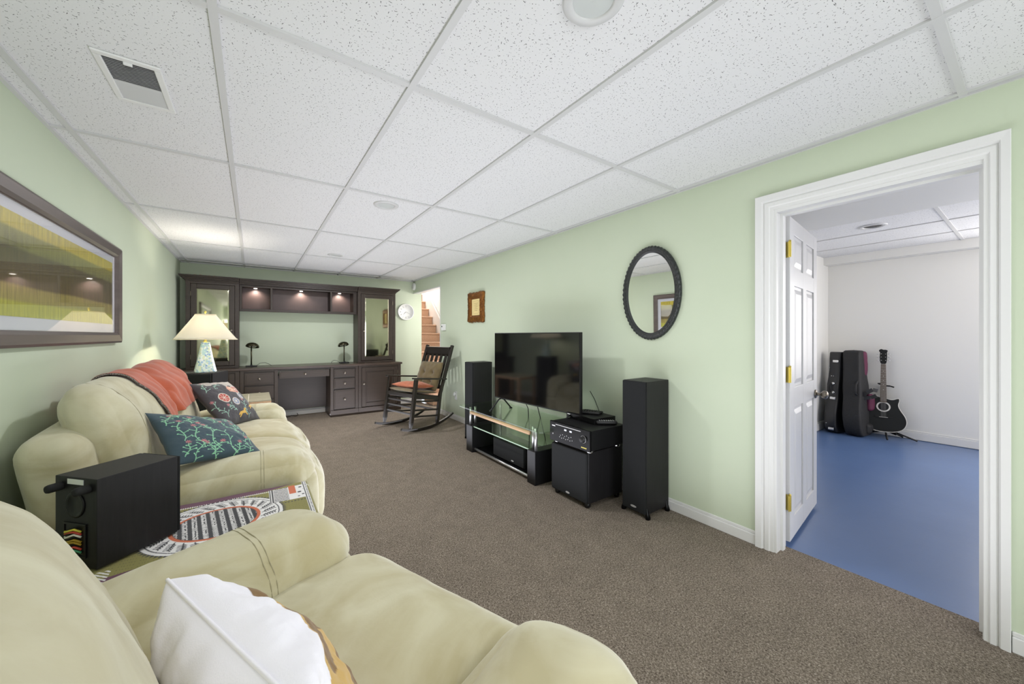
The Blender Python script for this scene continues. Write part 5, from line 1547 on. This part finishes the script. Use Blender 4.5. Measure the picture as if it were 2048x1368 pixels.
for k in range(21):
    z = .80 - (L0 - L0 / 2 ** (k / 12)); 
    if z < .35: break
    w_ = .0215 + (.80 - z) / .455 * .0065; fm.box(-w_, w_, -.0115, -.0098, z - .0008, z + .0008)
fm.build('frets', M['steel'], gt)
for k in (3, 5, 7, 9, 12):
    z = .80 - (L0 - L0 / 2 ** ((k - .5) / 12)); MB().lathe([(.004, 0), (.001, .0008)], (0, -.010, z), '-y', 10).build('inlay_dot', M['binding'], gt)
stg = MB()
for k in range(6): stg.tube([(-.0135 + .0054 * k * 1.0 - .006 + .0012 * k * 2, -.013, .172), (-.016 + .0064 * k, -.013, .805)], .0006, 4)
stg.build('strings', M['steel'], gt)
hd_ = smooth_poly([(-.021, .80), (.021, .80), (.030, .835), (.033, .90), (.030, .94), (.040, .965), (.018, .975), (.0, .972), (-.020, .985), (-.042, .962), (-.026, .94), (-.032, .90), (-.030, .835)], 1)
hm = MB().prism(hd_, -.006, .010, 'xz'); hm.build('headstock', M['guitar_top'], gt, bevel=.002)
for s in (-1, 1):
    for k in range(3):
        z = .845 + k * .038
        tm = MB().lathe([(.006, 0), (.006, .004), (.003, .006), (.003, .012)], (s * .018, -.006, z), '-y', 12)
        tm.box(min(s * .030, s * .046), max(s * .030, s * .046), -.002, .004, z - .002, z + .002)
        tm.lathe([(.003, 0), (.007, .002), (.007, .010), (.003, .012)], (s * .044, .001, z), 'x' if s > 0 else '-x', 10)
        tm.build('tuning_peg', M['chrome'], gt, smooth=True)
gs = thing('guitar_stand', 'folding black tripod stand holding the acoustic guitar', 'stand', (6.14, 1.07, 0), R(-80))
sb = MB().tube([(0, .07, .05), (0, .10, .35), (0, .13, .60)], .012, 10); sb.build('post', M['black_satin'], gs, smooth=True)
MB().tube([(0, .13, .60), (-.045, .12, .625), (-.055, .04, .63), (-.04, .02, .625)], .008, 8).tube([(0, .13, .60), (.045, .12, .60), (.055, .03, .605), (.075, .015, .60)], .008, 8).build('neck_yoke', M['black_satin'], gs, smooth=True)
for (x, y) in ((-.24, -.06), (.26, -.03), (.02, -.17), (.15, .10)):
    MB().tube([(0, .06, .10 if y != -.17 else .08), (x * .5, .06 + (y - .06) * .5, .055), (x, y, .012)], [.010, .009, .009], 8).build('leg', M['black_satin'], gs, smooth=True)
MB().tube([(-.09, -.065, .075), (-.09, -.03, .055), (0, .05, .075), (.09, -.03, .055), (.09, -.065, .075)], .009, 8).build('cradle', M['black_satin'], gs, smooth=True)
gst = thing('guitar_strap', 'black leather guitar strap looped over the guitar shoulder', 'strap', (6.03, 1.09, .46), R(-80))
pts = [(-.02, -.03, .10), (-.06, -.05, .11), (-.11, -.06, .075), (-.15, -.05, .03), (-.14, -.02, .0), (-.08, -.015, .01), (-.03, -.01, .04)]
rb = MB()
for (p, q) in zip(pts[:-1], pts[1:]): rb.beam(p, q, .006, .042, up=(0, 0, 1))
rb.build('strap_band', M['case'], gst, bevel=.002)
